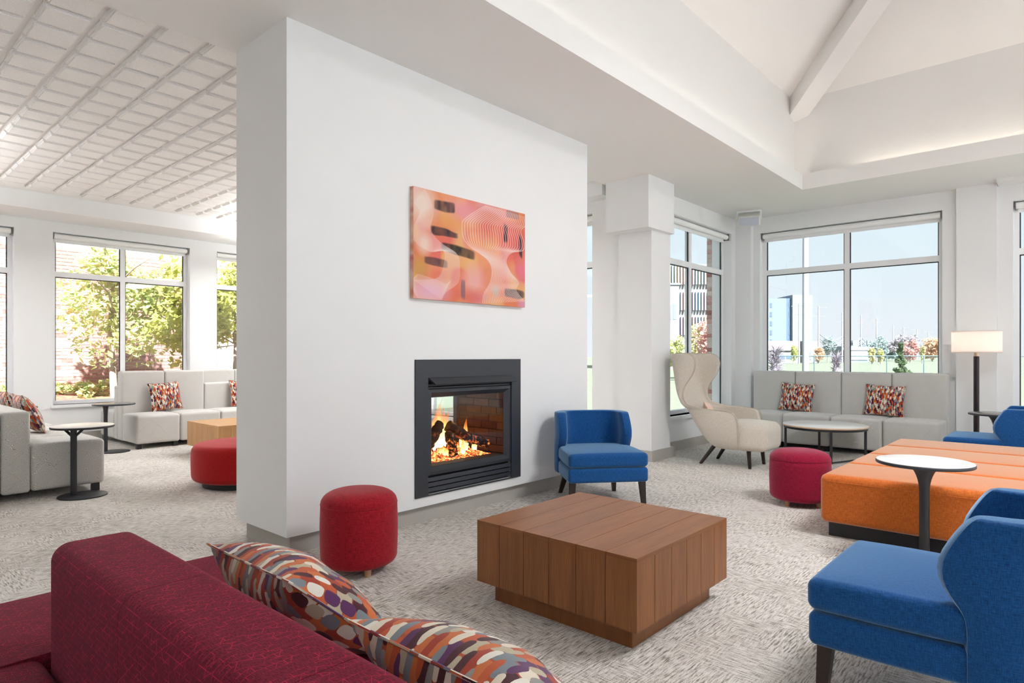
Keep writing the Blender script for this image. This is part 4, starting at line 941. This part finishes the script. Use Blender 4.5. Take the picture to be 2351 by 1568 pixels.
o = mk('planting_bank', V, F, 'mulch', None, True); o['kind'] = 'structure'

def brickwork(root, x0, x1, z0, z1, place, mats, keep, seed, bl=.203, bh=.064, jt=.011, proud=.012, ident=True):
    rng = random.Random(seed); base = {}; rest = MB(); n = 0; r = 0; z = z0
    while z < z1:
        x = x0 - (bl / 2 if r % 2 else 0)
        while x < x1:
            a, b = max(x, x0), min(x + bl, x1)
            if b - a > .03:
                if keep((a + b) / 2, z) and n < 300:
                    k = (round(b - a, 3), rng.choice(mats))
                    if k not in base: me = MB().add(place(0, b - a, 0, bh, proud)).build('brick', k[1], root); base[k] = me.data; o = me
                    else: o = bpy.data.objects.new('brick', base[k]); C.objects.link(o); o.parent = root
                    q = place(a, b, z, z + bh, proud)[0][0]; q0 = place(0, b - a, 0, bh, proud)[0][0]; o.location = (q[0] - q0[0], q[1] - q0[1], q[2] - q0[2]); n += 1
                else: rest.add(place(a, b, z, z + bh, proud))
            x += bl + jt
        z += bh + jt; r += 1
    if rest.v: o = rest.build('brick', mats[0], root); o['kind'] = 'stuff'
gw = thing('garden_wall', 'sunlit red brick garden wall behind the trees', 'wall', (0, 15.8, 0)); gw['kind'] = 'structure'; del gw['category']
part(gw, 'mortar', box(-4, 9.5, .012, .4, -.15, 3.66), 'mortar')
brickwork(gw, 1.6, 6.6, .55, 3.5, lambda a, b, c, d, p: box(a, b, .012 - p, .10, c, d), ['brick', 'brick', 'brick_pale'], lambda x, z: (2.35 < x < 2.75 and z > .8) or (3.30 < x < 4.05 and .8 < z < 3.0), 3)
for i in range(62): part(gw, 'coping', box(-4 + i * .218, -4 + i * .218 + .207, -.01, .4, 3.66, 3.78), ['brick', 'brick_pale'][i % 3 == 0])
pr_ = tag(sempty('wall_pilaster'), None)
part(pr_, 'mortar', box(10.28, 11.0, .629, 1.43, G, 3.6), 'mortar')
brickwork(pr_, 10.27, 11.0, G, 3.5, lambda a, b, c, d, p: box(a, b, .629 - p, .72, c, d), ['brick', 'brick_pale'], lambda x, z: z < 2.6, 5)
brickwork(pr_, .62, 1.44, G, 3.5, lambda a, b, c, d, p: box(10.9, 11.0 + p, a, b, c, d), ['brick'], lambda y, z: False, 6)
pr_ = sempty('wall_buttress')
part(pr_, 'mortar', box(9.712, 10.5, 4.405, 4.49, G, 3.6), 'mortar')
brickwork(pr_, 4.405, 4.485, G, 3.5, lambda a, b, c, d, p: box(9.712 - p, 9.8, a, b, c, d), ['brick_pale', 'brick_pale', 'brick'], lambda y, z: True, 7)

def foliage(parent, name, c, rad, n, s, mat, seed, clumps=26, flat=0.0):
    rng = random.Random(seed); V = []; F = []; cl = []
    for _ in range(clumps):
        while True:
            p = Vector((rng.uniform(-1, 1), rng.uniform(-1, 1), rng.uniform(-1, 1)))
            if .25 < p.length < 1: break
        cl.append((Vector((c[0] + p.x * rad[0] * .8, c[1] + p.y * rad[1] * .8, c[2] + p.z * rad[2] * .8)), rng.uniform(.22, .42)))
    for _ in range(n):
        q, r = rng.choice(cl); d = Vector((rng.gauss(0, 1), rng.gauss(0, 1), rng.gauss(0, 1))).normalized() * rng.uniform(.3, 1) ** .5
        p = q + Vector((d.x * rad[0] * r, d.y * rad[1] * r, d.z * rad[2] * r)); sz = s * rng.uniform(.6, 1.3)
        u = Vector((rng.gauss(0, 1), rng.gauss(0, 1), rng.gauss(0, .7))).normalized(); v = u.orthogonal().normalized(); v = (v + u.cross(v) * rng.uniform(-1, 1)).normalized()
        o = len(V); V += [tuple(p - u * sz), tuple(p + v * sz * .55), tuple(p + u * sz), tuple(p - v * sz * .55)]; F.append((o, o + 1, o + 2, o + 3))
    return mk(name, V, F, mat, parent, False, False)
def limbs(base, top, r, n, spread, seed):
    rng = random.Random(seed); m = MB(); b, t_ = Vector(base), Vector(top)
    mid = b.lerp(t_, .5) + Vector((rng.uniform(-.1, .1), rng.uniform(-.1, .1), 0)); m.add(tube([b, b.lerp(mid, .5), mid, mid.lerp(t_, .5), t_], [r, r * .8, r * .65, r * .4, r * .15], 8))
    for i in range(n):
        s = b.lerp(t_, rng.uniform(.35, .85)); e = s + Vector((rng.uniform(-1, 1) * spread, rng.uniform(-1, 1) * spread, rng.uniform(.2, .8) * spread)); k = s.lerp(e, .5) + Vector((rng.uniform(-.1, .1), rng.uniform(-.1, .1), .06)) * spread
        m.add(tube([s, k, e], [r * .35, r * .22, r * .06], 6))
    return m.v, m.f
def tree(name, label, xy, z0, ztop, crown, mat, seed, n=900, s=.2, r=.12, group=None, bark='bark', clumps=26):
    t = thing(name, label, 'tree', (xy[0], xy[1], z0), 0, group); h = ztop - z0
    part(t, 'trunk', limbs((0, 0, 0), (0, 0, h * .9), r, 7, max(crown[0], .3), seed), bark, True)
    foliage(t, 'foliage', (0, 0, h - crown[2]), crown, n, s, mat, seed, clumps); return t
tree('maple_tree', 'young maple with green and orange leaves before the brick wall', (4.02, 14.1), .42, 3.55, (1.25, .8, 1.25), 'leaf_green', 21, 3600, .07, .075, None, 'bark', 40)
tree('olive_tree', 'olive green tree with low branches at the edge of the brick-wall window', (5.05, 13.2), .2, 3.5, (.95, .8, 1.25), 'leaf_olive', 22, 3400, .07, .06, None, 'bark', 40)
tree('olive_tree', 'leafy yellow-green tree in the window half hidden by the fireplace wall', (6.05, 13.4), .2, 3.6, (.75, .6, 1.1), 'leaf_olive', 23, 2200, .07, .05, None, 'bark', 26)
rng = random.Random(5)
for i, (x, y, r) in enumerate([(2.45, 14.7, .42), (3.1, 14.9, .45), (3.65, 14.6, .40), (4.3, 14.9, .5), (4.9, 14.8, .45), (1.9, 14.8, .4)]):
    t = thing('shrub', ['low green shrub at the foot of the brick wall, farthest along the bank', 'low green shrub at the foot of the brick wall, second along the bank', 'low green shrub in front of the maple trunk', 'low green shrub just behind the maple trunk', 'low green shrub behind the tall back-to-back sofa', 'low green shrub in the window at the picture edge'][i], 'shrub', (x, y, .44), 0, 'shrubs at the foot of the brick wall')
    foliage(t, 'foliage', (0, 0, .16), (r, r * .8, .20), 700, .045, 'leaf_green', 40 + i, 14); part(t, 'stem', limbs((0, 0, 0), (0, 0, .2), .02, 4, .2, i), 'bark')
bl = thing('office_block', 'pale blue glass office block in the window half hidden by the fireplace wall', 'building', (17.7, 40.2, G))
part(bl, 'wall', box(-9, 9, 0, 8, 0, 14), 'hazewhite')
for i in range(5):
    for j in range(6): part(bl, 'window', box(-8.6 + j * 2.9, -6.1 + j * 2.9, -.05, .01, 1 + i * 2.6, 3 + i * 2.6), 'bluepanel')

# beyond the alcove and the big window
def pos(*a): return a
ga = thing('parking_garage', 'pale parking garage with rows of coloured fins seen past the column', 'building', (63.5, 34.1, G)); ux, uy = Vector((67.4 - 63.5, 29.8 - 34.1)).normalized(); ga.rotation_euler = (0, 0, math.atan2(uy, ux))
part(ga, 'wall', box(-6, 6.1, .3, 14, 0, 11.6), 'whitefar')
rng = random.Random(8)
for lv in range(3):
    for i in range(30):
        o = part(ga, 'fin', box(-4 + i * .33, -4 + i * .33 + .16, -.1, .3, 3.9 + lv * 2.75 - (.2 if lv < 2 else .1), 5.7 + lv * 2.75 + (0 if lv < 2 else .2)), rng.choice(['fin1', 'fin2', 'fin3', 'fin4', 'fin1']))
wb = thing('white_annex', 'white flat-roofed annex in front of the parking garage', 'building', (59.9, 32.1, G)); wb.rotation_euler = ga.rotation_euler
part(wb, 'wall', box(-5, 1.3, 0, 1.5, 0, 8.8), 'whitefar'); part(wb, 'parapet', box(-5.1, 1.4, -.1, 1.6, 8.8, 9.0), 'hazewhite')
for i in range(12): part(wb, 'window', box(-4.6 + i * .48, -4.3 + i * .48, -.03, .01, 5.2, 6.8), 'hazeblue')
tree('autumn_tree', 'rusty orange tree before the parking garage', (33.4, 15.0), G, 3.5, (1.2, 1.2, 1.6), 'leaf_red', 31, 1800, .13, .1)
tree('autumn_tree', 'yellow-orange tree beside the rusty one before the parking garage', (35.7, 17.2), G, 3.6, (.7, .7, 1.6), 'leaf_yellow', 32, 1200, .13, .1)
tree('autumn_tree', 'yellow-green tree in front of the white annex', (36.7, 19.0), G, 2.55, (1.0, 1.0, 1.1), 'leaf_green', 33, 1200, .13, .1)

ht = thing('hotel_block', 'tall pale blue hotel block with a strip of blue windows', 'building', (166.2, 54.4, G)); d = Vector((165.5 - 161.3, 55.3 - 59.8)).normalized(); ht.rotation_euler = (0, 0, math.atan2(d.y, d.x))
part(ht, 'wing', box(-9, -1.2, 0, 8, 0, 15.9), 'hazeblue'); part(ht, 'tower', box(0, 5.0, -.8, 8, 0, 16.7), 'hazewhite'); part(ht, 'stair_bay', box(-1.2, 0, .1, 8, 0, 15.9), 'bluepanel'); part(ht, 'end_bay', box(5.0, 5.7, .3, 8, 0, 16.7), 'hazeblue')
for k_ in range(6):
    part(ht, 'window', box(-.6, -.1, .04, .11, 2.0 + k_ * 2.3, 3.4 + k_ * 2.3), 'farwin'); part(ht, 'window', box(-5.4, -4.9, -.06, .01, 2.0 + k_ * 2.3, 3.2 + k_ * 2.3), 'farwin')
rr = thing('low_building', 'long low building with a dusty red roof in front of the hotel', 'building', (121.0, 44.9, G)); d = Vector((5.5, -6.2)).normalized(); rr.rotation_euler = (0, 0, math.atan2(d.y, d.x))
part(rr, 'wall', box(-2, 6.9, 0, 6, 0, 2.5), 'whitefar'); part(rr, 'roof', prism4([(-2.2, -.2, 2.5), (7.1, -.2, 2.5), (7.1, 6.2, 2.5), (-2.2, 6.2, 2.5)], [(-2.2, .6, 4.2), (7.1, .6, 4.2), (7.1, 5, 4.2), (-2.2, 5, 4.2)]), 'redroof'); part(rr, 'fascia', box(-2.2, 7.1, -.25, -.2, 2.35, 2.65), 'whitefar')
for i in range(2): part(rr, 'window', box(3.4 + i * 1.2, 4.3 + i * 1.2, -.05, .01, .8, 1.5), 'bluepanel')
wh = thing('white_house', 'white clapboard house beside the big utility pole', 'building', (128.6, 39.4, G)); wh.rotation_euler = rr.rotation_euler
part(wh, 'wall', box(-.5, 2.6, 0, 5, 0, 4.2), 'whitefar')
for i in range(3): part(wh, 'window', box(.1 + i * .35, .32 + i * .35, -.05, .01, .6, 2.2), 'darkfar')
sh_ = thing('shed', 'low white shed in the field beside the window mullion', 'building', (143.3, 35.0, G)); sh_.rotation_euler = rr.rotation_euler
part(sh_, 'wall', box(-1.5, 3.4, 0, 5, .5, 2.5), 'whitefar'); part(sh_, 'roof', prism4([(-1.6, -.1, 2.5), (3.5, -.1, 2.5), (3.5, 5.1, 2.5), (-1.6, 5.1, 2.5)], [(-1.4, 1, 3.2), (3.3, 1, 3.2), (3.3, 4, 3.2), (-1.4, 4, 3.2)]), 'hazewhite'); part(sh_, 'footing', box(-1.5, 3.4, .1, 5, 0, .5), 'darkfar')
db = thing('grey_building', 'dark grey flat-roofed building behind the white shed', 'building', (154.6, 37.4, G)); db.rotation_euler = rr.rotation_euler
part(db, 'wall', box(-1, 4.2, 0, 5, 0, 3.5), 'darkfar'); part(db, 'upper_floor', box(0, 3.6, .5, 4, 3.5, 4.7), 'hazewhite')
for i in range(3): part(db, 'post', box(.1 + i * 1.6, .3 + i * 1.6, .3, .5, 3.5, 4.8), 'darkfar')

bp = thing('utility_pole', 'thick pale utility pole standing close outside the big window', 'pole', (27.4, 8.4, G)); part(bp, 'shaft', cyl((0, 0, 0), (0, 0, 10), .13, .10, 16), 'pole', True); part(bp, 'crossarm', box(-.06, .06, -1.1, 1.1, 9.2, 9.35), 'pole')
PL = [((112.1, 35.4), 'just beside the thick pale pole'), ((119.4, 34.4), 'the tallest in the pane next to the mullion'), ((140.9, 36.1), 'partly hidden by the window mullion'), ((152.8, 35.4), 'first beyond the window mullion'), ((167.8, 35.6), 'second beyond the window mullion'), ((209.9, 40.3), 'without crossarms above the conifer'), ((224.9, 40.4), 'just past the conifer'), ((242.6, 39.8), 'before the orange trees'), ((267.0, 40.3), 'the farthest and faintest')]
proto = None
for i, (xy, lb) in enumerate(PL):
    t = thing('utility_pole', 'thin distant utility pole, ' + lb, 'pole', (xy[0], xy[1], G), 0, 'row of distant utility poles')
    part(t, 'shaft', cyl((0, 0, 0), (0, 0, 10.15), .17 if i < 6 else .24, .11, 8), 'pole', True)
    if i != 5:
        for z, hl in ((9.85, 1.25), (8.3, .95)): part(t, 'crossarm', box(-.06, .06, -hl, hl, z - .06, z + .06), 'pole')
for k_ in range(3):
    pts = []; zz = [5.2, 4.4, 4.0][k_]
    for (a, _), (b, _) in zip(PL[1:], PL[2:]):
        for s in range(8): f = s / 8; pts.append((a[0] + (b[0] - a[0]) * f, a[1] + (b[1] - a[1]) * f, zz - 2.2 * (f * (1 - f)) * 2))
    tag(mk('power_line', *tube(pts, .05, 5), 'whitefar'), ['uppermost white cable slung between the distant poles', 'middle white cable slung between the distant poles', 'lowest white cable slung between the distant poles'][k_], 'cable', 'cables between the poles')

fe = thing('field_fence', 'green wire fence with a top rail across the field', 'fence', (45.0, 17.4, G)); A0 = Vector((45.0, 17.4)); A1 = Vector((54.3, 4.0)); dd = (A1 - A0); fe.rotation_euler = (0, 0, math.atan2(dd.y, dd.x)); Lf = dd.length
part(fe, 'rail', cyl((-4, 0, 1.40), (Lf + 6, 0, 1.40), .035, n=8), 'fence', True)
for i in range(12): part(fe, 'post', cyl((-3 + i * 2.4, 0, 0), (-3 + i * 2.4, 0, 1.45), .035, n=8), 'fence', True)
m = MB()
for i in range(150):
    x = -4 + i * .17; m.add(tube([(x, 0, .05), (x + 1.3, 0, 1.38)], .004, 4)); m.add(tube([(x + 1.3, 0, .05), (x, 0, 1.38)], .004, 4))
o = m.build('wire_mesh', 'fence', fe); o['kind'] = 'stuff'

t = thing('conifer', 'small dark green conifer with a narrow top in the field', 'tree', (34.6, 6.3, G)); part(t, 'trunk', cyl((0, 0, 0), (0, 0, 1.2), .06, .03, 8), 'bark')
for z, r, h in ((.45, .42, .40), (.85, .33, .35), (1.25, .24, .35), (1.65, .17, .33), (1.9, .12, .2)): foliage(t, 'foliage', (.04 * math.sin(z * 5), .03, z), (r, r, h), 420, .07, 'leaf_dark', int(z * 10), 12)
def bare_bush(label, xy, h, w_, seed):
    t = thing('pollard_bush', label, 'bush', (xy[0], xy[1], G), 0, 'bare bushes outside the big window'); rng = random.Random(seed); m = MB()
    part(t, 'trunk', tube([(0, 0, 0), (.03, .02, .4), (-.02, 0, .8), (.02, 0, h * .55 - G)], [.13, .11, .12, .15], 10), 'twig', True)
    for _ in range(260):
        a = rng.uniform(0, 2 * PI); s = Vector((0, 0, rng.uniform(.75, h - .25))); e = s + Vector((math.cos(a) * w_ * rng.uniform(.4, 1), math.sin(a) * w_ * rng.uniform(.4, 1), rng.uniform(-.05, .38))); m.add(tube([s, s.lerp(e, .5) + Vector((0, 0, .04)), e], [.014, .009, .004], 4))
    o = m.build('twig', 'twig', t); o['kind'] = 'stuff'
bare_bush('bare round-headed bush at the corner of the big window', (22.5, 7.9), 1.85, .42, 1)
bare_bush('bare upright bush beside the window mullion', (23.9, 6.3), 1.55, .24, 2)
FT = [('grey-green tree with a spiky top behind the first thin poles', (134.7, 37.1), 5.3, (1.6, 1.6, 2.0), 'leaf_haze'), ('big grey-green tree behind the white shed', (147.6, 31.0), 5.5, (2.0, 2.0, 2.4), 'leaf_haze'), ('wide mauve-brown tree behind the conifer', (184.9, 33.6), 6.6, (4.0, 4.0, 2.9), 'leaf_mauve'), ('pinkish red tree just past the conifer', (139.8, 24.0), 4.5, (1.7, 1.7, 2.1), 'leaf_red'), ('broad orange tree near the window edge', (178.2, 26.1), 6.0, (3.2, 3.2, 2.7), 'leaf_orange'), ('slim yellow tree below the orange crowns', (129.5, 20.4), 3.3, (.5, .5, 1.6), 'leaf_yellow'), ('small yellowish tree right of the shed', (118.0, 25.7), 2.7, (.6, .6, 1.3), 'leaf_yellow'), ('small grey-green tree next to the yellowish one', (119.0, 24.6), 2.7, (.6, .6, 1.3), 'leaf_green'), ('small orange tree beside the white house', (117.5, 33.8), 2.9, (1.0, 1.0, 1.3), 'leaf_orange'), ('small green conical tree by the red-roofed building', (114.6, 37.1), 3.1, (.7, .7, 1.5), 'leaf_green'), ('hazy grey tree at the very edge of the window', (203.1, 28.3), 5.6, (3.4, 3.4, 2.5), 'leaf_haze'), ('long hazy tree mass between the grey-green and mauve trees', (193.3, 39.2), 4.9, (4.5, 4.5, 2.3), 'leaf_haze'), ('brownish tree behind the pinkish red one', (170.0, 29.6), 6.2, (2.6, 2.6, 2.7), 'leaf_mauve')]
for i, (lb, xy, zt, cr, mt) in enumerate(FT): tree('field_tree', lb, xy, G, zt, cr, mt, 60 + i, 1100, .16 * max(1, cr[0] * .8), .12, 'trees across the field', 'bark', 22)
